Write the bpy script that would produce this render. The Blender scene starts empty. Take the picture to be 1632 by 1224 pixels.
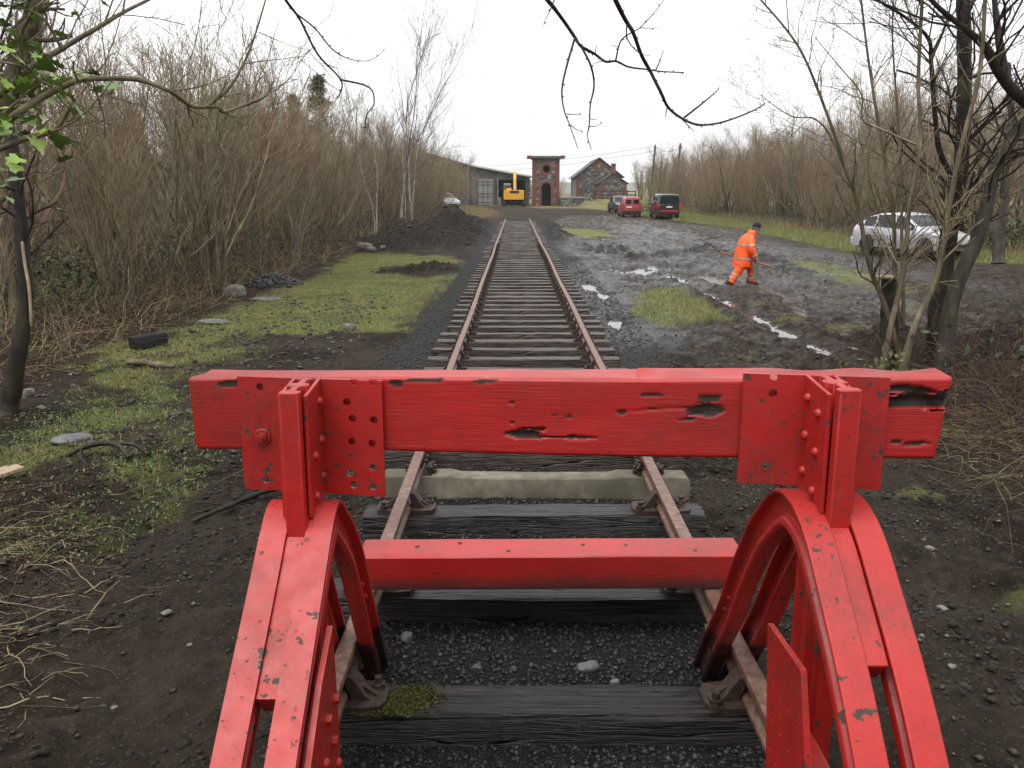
import bpy, bmesh, math, random
import numpy as np
from mathutils import Vector, Matrix, Euler
R = math.radians
random.seed(7)
SC = bpy.context.scene
COL = SC.collection

# ------------------------------------------------------------------ camera
cam_d = bpy.data.cameras.new("camera")
cam = bpy.data.objects.new("camera", cam_d); COL.objects.link(cam)
cam.location = (-0.12, 0.0, 2.21)
cam.rotation_euler = (R(90 - 12.63), 0, R(0.245))
cam_d.sensor_width = 36.0
cam_d.lens = 30.22
cam_d.clip_start = 0.05
cam_d.clip_end = 9000
SC.camera = cam

# ------------------------------------------------------------------ sky, sun, exposure
world = bpy.data.worlds.new("World"); SC.world = world; world.use_nodes = True
wn, wl = world.node_tree.nodes, world.node_tree.links
wn.clear()
w_out = wn.new("ShaderNodeOutputWorld"); w_bg = wn.new("ShaderNodeBackground")
w_sky = wn.new("ShaderNodeTexSky"); w_sky.sky_type = 'NISHITA'; w_sky.sun_disc = False
SUN_EL, SUN_AZ = R(66), R(215)
w_sky.sun_elevation = SUN_EL; w_sky.sun_rotation = SUN_AZ; w_sky.air_density = 1.0; w_sky.dust_density = 3.0
w_hs = wn.new("ShaderNodeHueSaturation"); w_hs.inputs['Saturation'].default_value = 0.25; w_hs.inputs['Value'].default_value = 1.0
wl.new(w_sky.outputs[0], w_hs.inputs['Color'])
w_tc = wn.new("ShaderNodeTexCoord")
w_mp = wn.new("ShaderNodeMapping"); w_mp.inputs['Scale'].default_value = (1.0, 1.0, 2.6)
wl.new(w_tc.outputs['Generated'], w_mp.inputs['Vector'])
w_nz = wn.new("ShaderNodeTexNoise"); w_nz.inputs['Scale'].default_value = 2.2; w_nz.inputs['Detail'].default_value = 6; w_nz.inputs['Roughness'].default_value = 0.5
wl.new(w_mp.outputs[0], w_nz.inputs['Vector'])
w_rp = wn.new("ShaderNodeValToRGB")
w_rp.color_ramp.elements[0].position = 0.33; w_rp.color_ramp.elements[0].color = (5.2, 5.5, 5.9, 1)
w_rp.color_ramp.elements[1].position = 0.55; w_rp.color_ramp.elements[1].color = (8.6, 8.6, 8.7, 1)
wl.new(w_nz.outputs[0], w_rp.inputs[0])
w_mx = wn.new("ShaderNodeMix"); w_mx.data_type = 'RGBA'; w_mx.inputs[0].default_value = 0.9
wl.new(w_hs.outputs[0], w_mx.inputs[6]); wl.new(w_rp.outputs[0], w_mx.inputs[7])
wl.new(w_mx.outputs[2], w_bg.inputs['Color']); w_bg.inputs['Strength'].default_value = 0.1
wl.new(w_bg.outputs[0], w_out.inputs['Surface'])

sun_d = bpy.data.lights.new("sun", 'SUN'); sun = bpy.data.objects.new("sun", sun_d); COL.objects.link(sun)
sun_d.energy = 1.5; sun_d.angle = R(45); sun_d.color = (1.0, 0.97, 0.93)
sun.rotation_euler = (R(90) - SUN_EL, 0, R(180) - SUN_AZ)
SC.view_settings.view_transform = 'Standard'; SC.view_settings.look = 'None'
SC.view_settings.exposure = 0.85; SC.view_settings.gamma = 1.0; SC.view_settings.use_curve_mapping = False
SC.cycles.use_denoising = True
SC.cycles.max_bounces = 6; SC.cycles.diffuse_bounces = 3; SC.cycles.glossy_bounces = 3; SC.cycles.transmission_bounces = 4
SC.cycles.volume_bounces = 1

# ------------------------------------------------------------------ mesh helpers
class MB:
    def __init__(s): s.v = []; s.f = []
    def add(s, vs, fs):
        o = len(s.v); s.v.extend(tuple(q) for q in vs); s.f.extend(tuple(i + o for i in q) for q in fs); return s
    def box(s, c, d, rot=None):
        x, y, z = d[0] / 2, d[1] / 2, d[2] / 2
        vs = [Vector((a * x, b * y, e * z)) for e in (-1, 1) for b in (-1, 1) for a in (-1, 1)]
        if rot is not None:
            m = rot if isinstance(rot, Matrix) else Euler(rot).to_matrix()
            vs = [m @ q for q in vs]
        c = Vector(c)
        return s.add([q + c for q in vs], [(0, 2, 3, 1), (4, 5, 7, 6), (0, 1, 5, 4), (2, 6, 7, 3), (0, 4, 6, 2), (1, 3, 7, 5)])
    def hexa(s, p):   # 8 points: bottom ring 0-3, top ring 4-7
        return s.add(p, [(0, 3, 2, 1), (4, 5, 6, 7), (0, 1, 5, 4), (1, 2, 6, 5), (2, 3, 7, 6), (3, 0, 4, 7)])
    def tube(s, pts, rad, n=6, cap=True):
        P = [Vector(p) for p in pts]; m = len(P)
        if isinstance(rad, (int, float)): rad = [rad] * m
        o = len(s.v)
        up = Vector((0.3, 0.2, 1)).normalized()
        d0 = (P[-1] - P[0]).normalized() if (P[-1] - P[0]).length > 1e-6 else Vector((0, 0, 1))
        if abs(d0.dot(up)) > 0.9: up = Vector((1, 0.1, 0)).normalized()
        for i in range(m):
            d = (P[min(i + 1, m - 1)] - P[max(i - 1, 0)])
            d = d.normalized() if d.length > 1e-9 else d0
            a = d.cross(up); a = a.normalized() if a.length > 1e-6 else Vector((1, 0, 0))
            b = a.cross(d)
            for k in range(n):
                t = 2 * math.pi * k / n
                q = P[i] + (a * math.cos(t) + b * math.sin(t)) * rad[i]
                s.v.append((q.x, q.y, q.z))
        for i in range(m - 1):
            for k in range(n):
                k2 = (k + 1) % n
                s.f.append((o + i * n + k, o + i * n + k2, o + (i + 1) * n + k2, o + (i + 1) * n + k))
        if cap:
            s.f.append(tuple(o + k for k in reversed(range(n))))
            s.f.append(tuple(o + (m - 1) * n + k for k in range(n)))
        return s
    def lathe(s, prof, n=16, axis='Z', c=(0, 0, 0)):   # prof list of (r, h)
        o = len(s.v); m = len(prof)
        for r, h in prof:
            for k in range(n):
                t = 2 * math.pi * k / n; a, b = r * math.cos(t), r * math.sin(t)
                q = (a, b, h) if axis == 'Z' else ((h, a, b) if axis == 'X' else (b, h, a))
                s.v.append((q[0] + c[0], q[1] + c[1], q[2] + c[2]))
        for i in range(m - 1):
            for k in range(n):
                k2 = (k + 1) % n
                s.f.append((o + i * n + k, o + i * n + k2, o + (i + 1) * n + k2, o + (i + 1) * n + k))
        s.f.append(tuple(o + k for k in reversed(range(n)))); s.f.append(tuple(o + (m - 1) * n + k for k in range(n)))
        return s
    def prism(s, poly, fn, a, b):   # poly of 2D points, fn(u,v,w)->xyz, w from a to b
        n = len(poly); o = len(s.v)
        for w in (a, b):
            for u, v in poly: s.v.append(tuple(fn(u, v, w)))
        s.f.append(tuple(o + i for i in reversed(range(n)))); s.f.append(tuple(o + n + i for i in range(n)))
        for i in range(n):
            j = (i + 1) % n
            s.f.append((o + i, o + j, o + n + j, o + n + i))
        return s
    def sweep(s, sec, frames):   # sec 2D polygon; frames list of (origin, axisU, axisV)
        n = len(sec); o = len(s.v); m = len(frames)
        for O, A, B in frames:
            for u, v in sec:
                q = O + A * u + B * v; s.v.append((q.x, q.y, q.z))
        for i in range(m - 1):
            for k in range(n):
                k2 = (k + 1) % n
                s.f.append((o + i * n + k, o + i * n + k2, o + (i + 1) * n + k2, o + (i + 1) * n + k))
        s.f.append(tuple(o + k for k in reversed(range(n)))); s.f.append(tuple(o + (m - 1) * n + k for k in range(n)))
        return s
    def plate(s, outer, holes, th, fn):   # filled outline with holes, thickness th; fn(u,v,w)->xyz
        cu = bpy.data.curves.new("c", 'CURVE'); cu.dimensions = '2D'; cu.fill_mode = 'BOTH'; cu.extrude = th / 2
        for lp in [outer] + list(holes):
            sp = cu.splines.new('POLY'); sp.points.add(len(lp) - 1); sp.use_cyclic_u = True
            for p, q in zip(sp.points, lp): p.co = (q[0], q[1], 0, 1)
        ob = bpy.data.objects.new("c", cu)
        me = bpy.data.meshes.new_from_object(ob)
        vs = [fn(q.co.x, q.co.y, q.co.z) for q in me.vertices]; fs = [tuple(p.vertices) for p in me.polygons]
        bpy.data.objects.remove(ob); bpy.data.curves.remove(cu); bpy.data.meshes.remove(me)
        return s.add(vs, fs)
    def mesh(s, name, mat=None, smooth=None, fix=True):
        me = bpy.data.meshes.new(name); me.from_pydata(s.v, [], s.f)
        if fix:
            bm = bmesh.new(); bm.from_mesh(me); bmesh.ops.remove_doubles(bm, verts=bm.verts, dist=1e-5)
            bmesh.ops.recalc_face_normals(bm, faces=bm.faces); bm.to_mesh(me); bm.free()
        if smooth is not None:
            for p in me.polygons: p.use_smooth = True
            if smooth < 180: me.set_sharp_from_angle(angle=R(smooth))
        if mat: me.materials.append(mat)
        return me
    def build(s, name, mat, parent=None, smooth=None, bevel=0, label=None, fix=True):
        return link(name, s.mesh(name, mat, smooth, fix), parent, bevel=bevel, label=label)

def link(name, me, parent=None, loc=None, rot=None, bevel=0, label=None, seg=2):
    o = bpy.data.objects.new(name, me); COL.objects.link(o)
    if parent is not None: o.parent = parent
    if loc is not None: o.location = loc
    if rot is not None: o.rotation_euler = rot
    if bevel:
        b = o.modifiers.new("bevel", 'BEVEL'); b.width = bevel; b.segments = seg; b.limit_method = 'ANGLE'; b.angle_limit = R(35)
        b.harden_normals = False
    if label: o["label"] = label
    return o

def tag(o, label, cat, group=None):
    o["label"] = label; o["category"] = cat
    if group: o["group"] = group
    return o
def thing(name, label, cat, loc=(0, 0, 0), rz=0, group=None):
    o = bpy.data.objects.new(name, None); COL.objects.link(o); o.empty_display_size = 0.2
    o.location = loc; o.rotation_euler = (0, 0, rz)
    return tag(o, label, cat, group)
def kind(o, k): o["kind"] = k; return o
def dup(o, loc=None, rot=None, label=None, parent=None, scale=None):
    c = o.copy(); COL.objects.link(c)
    if parent is not None: c.parent = parent
    for ch in o.children: dup(ch, parent=c)
    if loc is not None: c.location = loc
    if rot is not None: c.rotation_euler = rot
    if scale is not None: c.scale = scale
    if label: c["label"] = label
    return c

def catmull(P, n=6):
    P = [Vector(p) for p in P]; out = []
    for i in range(len(P) - 1):
        a = P[max(i - 1, 0)]; b = P[i]; c = P[i + 1]; d = P[min(i + 2, len(P) - 1)]
        for k in range(n):
            t = k / n
            out.append(0.5 * ((2 * b) + (c - a) * t + (2 * a - 5 * b + 4 * c - d) * t * t + (3 * b - a - 3 * c + d) * t ** 3))
    out.append(P[-1]); return out

# ------------------------------------------------------------------ numpy noise
_T = np.random.RandomState(3).rand(8, 256, 256)
def vnoise(x, y, s=0):
    x = np.asarray(x, float) + 37.3 * s; y = np.asarray(y, float) + 17.7 * s
    xi = np.floor(x).astype(int); yi = np.floor(y).astype(int); fx = x - xi; fy = y - yi
    fx = fx * fx * (3 - 2 * fx); fy = fy * fy * (3 - 2 * fy); T = _T[s % 8]
    a = T[xi & 255, yi & 255]; b = T[(xi + 1) & 255, yi & 255]; c = T[xi & 255, (yi + 1) & 255]; d = T[(xi + 1) & 255, (yi + 1) & 255]
    return (a * (1 - fx) + b * fx) * (1 - fy) + (c * (1 - fx) + d * fx) * fy
def fbm(x, y, s=0, o=4, g=0.5):
    r = 0; a = 1; t = 0
    ca, sa = math.cos(.6), math.sin(.6)
    for k in range(o):
        r = r + a * vnoise(x, y, s + k); t += a; a *= g
        x, y = (x * ca - y * sa) * 2.03 + 5.1, (x * sa + y * ca) * 2.03 + 1.7
    return r / t
def sstep(a, b, x):
    t = np.clip((np.asarray(x, float) - a) / (b - a), 0, 1); return t * t * (3 - 2 * t)

# ------------------------------------------------------------------ material helpers
class NT:
    def __init__(s, name):
        s.m = bpy.data.materials.new(name); s.m.use_nodes = True
        s.n = s.m.node_tree.nodes; s.l = s.m.node_tree.links
        s.b = s.n["Principled BSDF"]; s.out = s.n["Material Output"]
        s.tc = s.n.new("ShaderNodeTexCoord"); s.co = s.tc.outputs['Object']
    def put(s, sock, v):
        if hasattr(v, 'is_output') or isinstance(v, bpy.types.NodeSocket): s.l.new(v, sock)
        elif isinstance(v, (tuple, list)): sock.default_value = tuple(v) + (1,) * (4 - len(v)) if len(sock.default_value) == 4 else v
        else: sock.default_value = v
    def node(s, t, **kw):
        n = s.n.new(t)
        for k, v in kw.items(): setattr(n, k, v)
        return n
    def mapped(s, scale=(1, 1, 1), rot=(0, 0, 0), co=None):
        m = s.node("ShaderNodeMapping"); m.inputs['Scale'].default_value = scale; m.inputs['Rotation'].default_value = rot
        s.l.new(co or s.co, m.inputs['Vector']); return m.outputs[0]
    def noise(s, scale, detail=4, rough=0.55, co=None, dist=0):
        n = s.node("ShaderNodeTexNoise"); n.inputs['Scale'].default_value = scale; n.inputs['Detail'].default_value = detail
        n.inputs['Roughness'].default_value = rough; n.inputs['Distortion'].default_value = dist
        s.l.new(co or s.co, n.inputs['Vector']); return n.outputs[0]
    def voro(s, scale, co=None, feature='F1', out='Distance', rnd=1.0):
        n = s.node("ShaderNodeTexVoronoi", feature=feature); n.inputs['Scale'].default_value = scale; n.inputs['Randomness'].default_value = rnd
        s.l.new(co or s.co, n.inputs['Vector']); return n.outputs[out]
    def ramp(s, f, stops, const=False):
        r = s.node("ShaderNodeValToRGB"); e = r.color_ramp.elements
        if const: r.color_ramp.interpolation = 'CONSTANT'
        while len(e) < len(stops): e.new(0.5)
        for q, (p, c) in zip(e, stops):
            q.position = p; q.color = tuple(c) + (1,) * (4 - len(c)) if isinstance(c, (tuple, list)) else (c, c, c, 1)
        s.l.new(f, r.inputs[0]); return r.outputs[0]
    def mix(s, f, a, b, mode='MIX'):
        m = s.node("ShaderNodeMix", data_type='RGBA', blend_type=mode)
        s.put(m.inputs[0], f); s.put(m.inputs[6], a); s.put(m.inputs[7], b); return m.outputs[2]
    def math(s, op, a, b=0.0, clamp=False):
        m = s.node("ShaderNodeMath", operation=op, use_clamp=clamp); s.put(m.inputs[0], a); s.put(m.inputs[1], b); return m.outputs[0]
    def attr(s, name):
        a = s.node("ShaderNodeAttribute", attribute_name=name); return a
    def sep(s, col):
        q = s.node("ShaderNodeSeparateColor"); s.l.new(col, q.inputs[0]); return q.outputs
    def orand(s): return s.node("ShaderNodeObjectInfo").outputs['Random']
    def bump(s, h, strength=0.3, dist=0.02, prev=None):
        b = s.node("ShaderNodeBump"); b.inputs['Strength'].default_value = strength; b.inputs['Distance'].default_value = dist
        s.l.new(h, b.inputs['Height'])
        if prev is not None: s.l.new(prev, b.inputs['Normal'])
        return b.outputs[0]
    def fin(s, col, rough=0.6, normal=None, metal=0.0, spec=0.5, coat=0.0):
        s.put(s.b.inputs['Base Color'], col); s.put(s.b.inputs['Roughness'], rough); s.put(s.b.inputs['Metallic'], metal)
        s.b.inputs['Specular IOR Level'].default_value = spec
        if coat: s.b.inputs['Coat Weight'].default_value = coat; s.b.inputs['Coat Roughness'].default_value = 0.1
        if normal is not None: s.l.new(normal, s.b.inputs['Normal'])
        return s.m

def plain(name, a, b=None, rough=0.6, scale=6, bump=0.0, bscale=None, metal=0, spec=0.5, bdist=0.01, coat=0, detail=5):
    t = NT(name); b = b or tuple(c * 0.7 for c in a)
    n = t.noise(scale, detail); col = t.mix(t.ramp(n, [(0.35, 0.0), (0.65, 1.0)]), a, b)
    nm = t.bump(t.noise(bscale or scale * 4, 6, 0.6), bump, bdist) if bump else None
    return t.fin(col, rough, nm, metal, spec, coat)
# ------------------------------------------------------------------ ground: height and cover, in world metres
def psd(x, y, poly):   # signed distance to polygon, negative inside
    d = np.full(np.shape(x), 1e9); ins = np.zeros(np.shape(x), bool); n = len(poly)
    for i in range(n):
        ax, ay = poly[i]; bx, by = poly[(i + 1) % n]; ex, ey = bx - ax, by - ay
        t = np.clip(((x - ax) * ex + (y - ay) * ey) / (ex * ex + ey * ey + 1e-9), 0, 1)
        d = np.minimum(d, np.hypot(x - ax - t * ex, y - ay - t * ey))
        c = (ay > y) != (by > y)
        with np.errstate(divide='ignore', invalid='ignore'):
            ins ^= c & (x < (bx - ax) * (y - ay) / (by - ay + 1e-12) + ax)
    return np.where(ins, -d, d)
def seg(x, y, a, b):
    ex, ey = b[0] - a[0], b[1] - a[1]
    t = np.clip(((x - a[0]) * ex + (y - a[1]) * ey) / (ex * ex + ey * ey), 0, 1)
    return np.hypot(x - a[0] - t * ex, y - a[1] - t * ey)
GRASS_L = [(-5.9, 15), (-5.6, 17.5), (-5.3, 20.3), (-5.8, 27.6), (-6.2, 32.5), (-4.2, 31.3), (-2.1, 29.2), (-1.5, 27.5), (-1.6, 23), (-1.8, 19.4), (-1.9, 16.7), (-2.0, 13.6), (-2.9, 13.4), (-3.7, 13.0), (-3.95, 12), (-4.0, 10.7), (-4.4, 9.6), (-5.2, 9.6), (-6.1, 12), (-5.8, 13)]
GRASS_N = [(-4.6, 6.5), (-4.9, 9.0), (-4.0, 10.7), (-3.2, 8.2), (-2.8, 6.8), (-2.7, 5.5), (-3.6, 5.2)]
BARE_L = [(-3.9, 23.6), (-4.1, 26), (-1.9, 27.1), (-1.4, 24.5), (-2.5, 22.7)]
GRASS_R = [(2.3, 17.7), (2.8, 19.6), (3.6, 20.0), (3.8, 16.8), (3.5, 15), (2.9, 14.6), (2.3, 14.3), (2.1, 15.8)]
GRASS_R2 = [(2.0, 46), (2.7, 54), (5.0, 52), (4.8, 44), (3.2, 42)]
BAND = [(14, 190), (11.8, 125), (12.0, 100), (11.2, 88), (12.6, 70), (13.4, 54), (11.9, 37), (12.3, 31.4), (14.8, 24), (20, 18), (26, 26), (18, 48), (21, 96), (26, 190)]
STRIP = [(8.0, 29), (8.3, 25), (7.9, 20), (8.6, 18.2), (9.5, 22.5), (9.5, 28)]
FAR_GR = [(-9, 66), (-2.2, 78), (-2.5, 100), (-6, 122), (-14, 122)]
FAR_GR2 = [(2, 118), (7, 116), (12, 118), (12, 131), (2, 135)]
PLAT_GR = [(10, 104), (9.4, 128), (13, 131), (22, 150), (20, 110)]
MUD = [(2.0, 9), (2.0, 64), (4.5, 80), (10.5, 84), (11, 66), (13, 52), (11.5, 36), (12, 31), (14, 24.5), (12, 16), (6.6, 11), (5.2, 8)]
PUD = [(1.62, 20.7, .33, 1.6), (1.85, 18.9, .3, .9), (1.62, 15.4, .28, .7), (1.6, 14.3, .2, .5), (2.5, 25.4, .5, .7), (4.4, 26, 1.1, 1.3), (4.5, 23.3, .9, .8), (5.1, 22.6, .5, .5), (3.9, 21.9, 1.0, .45), (6.2, 23.0, .8, .9), (7.3, 24.9, .6, 1.6), (3.4, 24.6, .7, .9), (6.7, 20, .25, .9), (7.0, 18.2, .3, .8), (3.0, 34, .3, 3), (5.5, 36, .4, 3.5), (7.5, 48, .5, 5), (9.3, 34, .3, 3), (10.6, 29, .3, 3)]
MOUNDS = [(-4.6, 36.0, 1.05, 1.35, 1.9), (-3.9, 37.5, .95, .9, 1.8), (-3.4, 44.5, 1.45, 1.25, 3.2), (-3.0, 55, .75, .9, 6), (-6.1, 35.2, .45, .8, .9), (-2.4, 40, .35, .6, 3.5), (-5.75, 20.0, .3, .55, .65), (6.9, 11.6, .5, 1.0, .9), (5.6, 12.9, .25, .5, .6), (2.1, 45.5, .22, .5, 2.0), (1.9, 58, .3, .6, 3)]
RIDGES = [((1.85, 52), (2.0, 40), .22, .30), ((2.0, 40), (3.3, 31.5), .2, .26), ((2.4, 33.5), (3.9, 32.5), .16, .22), ((-3.9, 24.2), (-2.0, 24.8), .16, .2), ((-2.9, 26.2), (-2.3, 26.4), .2, .2), ((4.0, 29.5), (5.4, 31), .10, .3), ((5.4, 31), (8.0, 36), .10, .3), ((7.9, 24), (8.6, 32), .10, .25)]

def masks(x, y):
    n = (fbm(x * 1.3, y * 1.3, 1, 4) - .5) * 2; n2 = (fbm(x * 5, y * 5, 3, 3) - .5) * 2
    far = np.clip(y / 40, .5, 3)
    j = n * .55 * far + n2 * .35
    def P(poly, soft=.35, k=1.0): return sstep(soft * 1.0, -soft, psd(x, y, poly) + j * k)
    gl = P(GRASS_L, .5, 1.1) * (1 - .9 * P(BARE_L, .3, .9))
    patch = sstep(.40, .62, fbm(x * 1.7, y * 1.7, 5, 4))
    gn = P(GRASS_N, .7, 1.2) * (.15 + .6 * patch)
    gl = gl * np.where(y < 13.5, .30 + .6 * patch, .58 + .42 * patch)
    gr = np.maximum.reduce([P(GRASS_R, .3, .7) * (.65 + .35 * patch), P(GRASS_R2, .8, 1), .9 * P(STRIP, .35, .8) * (.45 + .55 * patch), P(BAND, .6, 1.1) * (.7 + .3 * patch), P(PLAT_GR, 1, 1)])
    few = sstep(.66, .74, fbm(x * 1.1, y * 1.1, 6, 4)) * sstep(2.2, 3.0, x) * sstep(26, 10, y) * .6
    wood = np.maximum(sstep(-6.2, -7.4, x + n * .5) , sstep(16.5, 18.5, x + n * .8)) * sstep(-2, 3, y)
    moss = wood * .55 * sstep(.5, .68, fbm(x * .8, y * .8, 2, 4))
    dry = np.maximum.reduce([P(FAR_GR, 1.2, 1.2), P(FAR_GR2, 1, 1.2), sstep(125, 150, y)]) * .9
    grass = np.maximum.reduce([gl, gn, gr, few, moss])
    near_litter = sstep(-2.6, -4.2, x + n * .5) * sstep(7.5, 5.0, y) * .75
    litter = np.maximum(np.maximum(wood, near_litter), sstep(-5.0, -6.4, x + n * .6) * sstep(26, 20, y) * .8)
    gw = np.where(y < 7.2, .55, 0) * sstep(7.6, 6.8, y); gravel = sstep(2.0 - gw * 1.5, 1.5 - gw, np.abs(x) + n * .2) * sstep(63, 60, y) * sstep(2.0, 2.4, y)
    gravel = np.maximum(gravel, sstep(.6, .3, seg(x, y, (1.9, 12), (1.7, 46)) + n * .2) * .8)
    gravel = np.maximum(gravel, sstep(.75, .45, np.hypot(x + 5.75, (y - 20.0) / 1.15) + n * .12))
    mud = P(MUD, .7, 1.0) * (1 - .8 * gr)
    road = sstep(1.6, 1.0, np.minimum.reduce([seg(x, y, (20, 21), (13.2, 27.2)), seg(x, y, (13.2, 27.2), (11.2, 33)), seg(x, y, (11.2, 33), (11.8, 52)), seg(x, y, (11.8, 52), (9.5, 66))]) + n * .3)
    road = np.maximum(road, sstep(3, 1.5, np.abs(y - 122 - x * .4) + n) * sstep(16, 10, np.abs(x + 1)) * .8)
    mnd = np.zeros(np.shape(x))
    for cx, cy, h, sx, sy in MOUNDS[:6] + MOUNDS[7:]:
        mnd = np.maximum(mnd, sstep(1.9, 1.3, np.hypot((x - cx) / sx, (y - cy) / sy) + n * .2))
    for a, b, h, w in RIDGES: mnd = np.maximum(mnd, sstep(2.0, 1.2, seg(x, y, a, b) / w + n * .3))
    grass = grass * (1 - mnd * .95) * (1 - .85 * gravel * (np.abs(x) < 1.7)); litter = litter * (1 - mnd)
    grass = grass * (1 - road * .9)
    return dict(grass=grass, litter=litter, mud=np.maximum(mud * (1 - mnd * .5), 0), gravel=gravel, dry=dry, road=road, mound=mnd)

def height(x, y, M=None):
    x = np.asarray(x, float); y = np.asarray(y, float)
    M = M or masks(x, y)
    n1 = fbm(x * .35, y * .35, 0, 3) - .5; n2 = fbm(x * 2.2, y * 2.2, 2, 5, .55) - .5
    h = n1 * .12
    quiet = np.maximum(M['gravel'] * (y < 62), M['road'] * .45)
    rough = .07 + .085 * M['mud'] * (1 - quiet) + .05 * M['litter'] + .20 * M['mound'] - .02 * M['grass']
    rough = rough + .05 * sstep(2, 1.4, y) + .13 * sstep(9, 6, y) * sstep(1.1, 1.6, np.abs(x))
    h = h + n2 * rough * (1 - .75 * quiet)
    n3 = fbm(x * 6.5, y * 4.5, 3, 4, .6) - .5
    h = h + n3 * (.07 * M['mud'] + .16 * M['mound'] + .06 * M['litter'] + .05) * (1 - .85 * quiet)
    n4 = fbm(x * 15, y * 11, 6, 4, .65) - .5
    h = h + n4 * (.05 * M['mud'] + .06 * M['mound'] + .03 * M['litter'] + .035 + .05 * sstep(9, 6, y)) * (1 - .8 * quiet) * (y < 45)
    bl = np.abs(fbm(x * 5.5, y * 5.5, 4, 4, .6) - .5)
    h = h - bl * (.10 * M['mud'] + .16 * M['mound'] + .05 * M['litter'] + .04) * (1 - .85 * quiet)
    # wheel ruts through the mud
    for k, (cx, amp) in enumerate(((4.6, .6), (6.6, -.8), (9.4, .5))):
        c = cx + amp * np.sin(y * .11 + k) + .035 * np.clip(y - 20, 0, 60) + .3 * n1
        for off in (-.85, .85):
            d = np.abs(x - c - off); brk = sstep(.38, .66, fbm(x * .55 + k * 7, y * .38, 5, 3)); h = h - .07 * brk * np.exp(-(d / .2) ** 2) * M['mud'] * (1 - quiet) + .05 * brk * np.exp(-((d - .42) / .14) ** 2) * M['mud'] * (1 - quiet)
            h = h - .02 * np.sin(y * 22 + 6 * n1) * np.exp(-(d / .2) ** 2) * M['mud'] * (y < 35)
    for cx, cy, ax, ay in PUD:
        q = np.hypot((x - cx) / ax, (y - cy) / ay) + n2 * 2.2
        h = h - .13 * sstep(1.3, .3, q)
    madd = np.zeros(np.shape(x))
    for cx, cy, hh, sx, sy in MOUNDS:
        q = np.hypot((x - cx) / sx, (y - cy) / sy) + (fbm(x * 1.1, y * 1.1, 7, 3) - .5) * .5
        madd = np.maximum(madd, hh * np.clip(1.15 - q * .62, 0, 1) ** 1.25)
    h = h + madd
    for a, b, hh, w in RIDGES:
        q = seg(x, y, a, b) / w + (fbm(x * 3, y * 3, 6, 3) - .5) * .9
        h = h + hh * np.clip(1 - q * .55, 0, 1)
    h = h + .05 * M['grass'] * (x > 0) * (y < 30)
    fp = sstep(.75, .35, np.hypot((x - 5.5) / 1.2, y - 21.3)); h = h * (1 - fp) + fp * (-.06 + n2 * .03)   # trodden spot under the walker
    # track bed, flat between the sleepers
    bw = .30 * sstep(7.6, 6.8, y); bed = sstep(1.75 - bw * 1.6, 1.35 - bw, np.abs(x)) * sstep(64, 61, y) * sstep(1.6, 2.2, y)
    h = h * (1 - bed * .9) + bed * np.where(y < 6.6, .03, -.03) + np.where(np.abs(x) < 1.5, bed * n2 * .02, 0)
    # wood floor and the bank the photographer stands on
    h = h + .10 * sstep(-6.5, -9, x) + .012 * np.clip(-x - 9, 0, 40) + .1 * sstep(17, 20, x)
    h = h + .55 * sstep(1.35, -.8, y + .25 * n1 * 2) * sstep(.2, .9, np.abs(x) * 0 + 1)
    h = h + .9 * sstep(8.8, 10.5, x) * sstep(118, 134, y) * sstep(24, 20, x) * (y < 175)
    return h
def gz(x, y): return float(height(np.array([x]), np.array([y]))[0])

def axis_vals(lo, hi, fine_lo, fine_hi, d0, g):
    a = list(np.arange(fine_lo, fine_hi, d0)); v = a[-1]; st = d0
    while v < hi: st *= 1 + g; v += st; a.append(v)
    b = []; v = a[0]; st = d0
    while v > lo: st *= 1 + g; v -= st; b.append(v)
    return np.array(b[::-1] + a)
def grow_axis(v, st, hi, g):
    out = []
    while v < hi: st *= 1 + g; v += st; out.append(v)
    return out, v, st
a_ = list(np.arange(1.2, 9.0, .036)); b_, v_, s_ = grow_axis(a_[-1], .036, 110, .0102); c_, v_, s_ = grow_axis(v_, s_, 3400, .032)
n_, _, _ = grow_axis(-1.2, .036, 6, .05)
ys = np.array([-q for q in n_[::-1]] + a_ + b_ + c_)
a_ = list(np.arange(-3.2, 3.2, .036)); b_, v_, s_ = grow_axis(a_[-1], .036, 11.5, .008); c_, v_, s_ = grow_axis(v_, s_, 2600, .06)
n_, _, _ = grow_axis(3.2, .036, 2600, .032)
xs = np.array([-q for q in n_[::-1]] + a_ + b_ + c_)
GX, GY = np.meshgrid(xs, ys)
fx, fy = GX.ravel(), GY.ravel()
GM = masks(fx, fy)
fz = height(fx, fy, GM)
nx, ny = len(xs), len(ys)
me = bpy.data.meshes.new("ground")
me.vertices.add(nx * ny); me.vertices.foreach_set("co", np.stack([fx, fy, fz], 1).astype(np.float32).ravel())
i = (np.arange(ny - 1)[:, None] * nx + np.arange(nx - 1)[None, :]).ravel()
q = np.stack([i, i + 1, i + 1 + nx, i + nx], 1).astype(np.int32)
me.loops.add(q.size); me.loops.foreach_set("vertex_index", q.ravel())
me.polygons.add(len(q)); me.polygons.foreach_set("loop_start", np.arange(0, q.size, 4, dtype=np.int32))
me.update(); me.validate()
me.polygons.foreach_set("use_smooth", np.ones(len(q), bool))
def put_attr(me, name, cols):
    a = me.color_attributes.new(name, 'FLOAT_COLOR', 'POINT')
    c = np.ones((len(me.vertices), 4), np.float32)
    for k, v in enumerate(cols): c[:, k] = v
    a.data.foreach_set("color", c.ravel())
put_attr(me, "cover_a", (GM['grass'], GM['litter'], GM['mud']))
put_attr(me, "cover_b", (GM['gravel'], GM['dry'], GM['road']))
wetp = np.zeros_like(fx); nw = fbm(fx * 2.5, fy * 1.6, 2, 4) - .5
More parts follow.
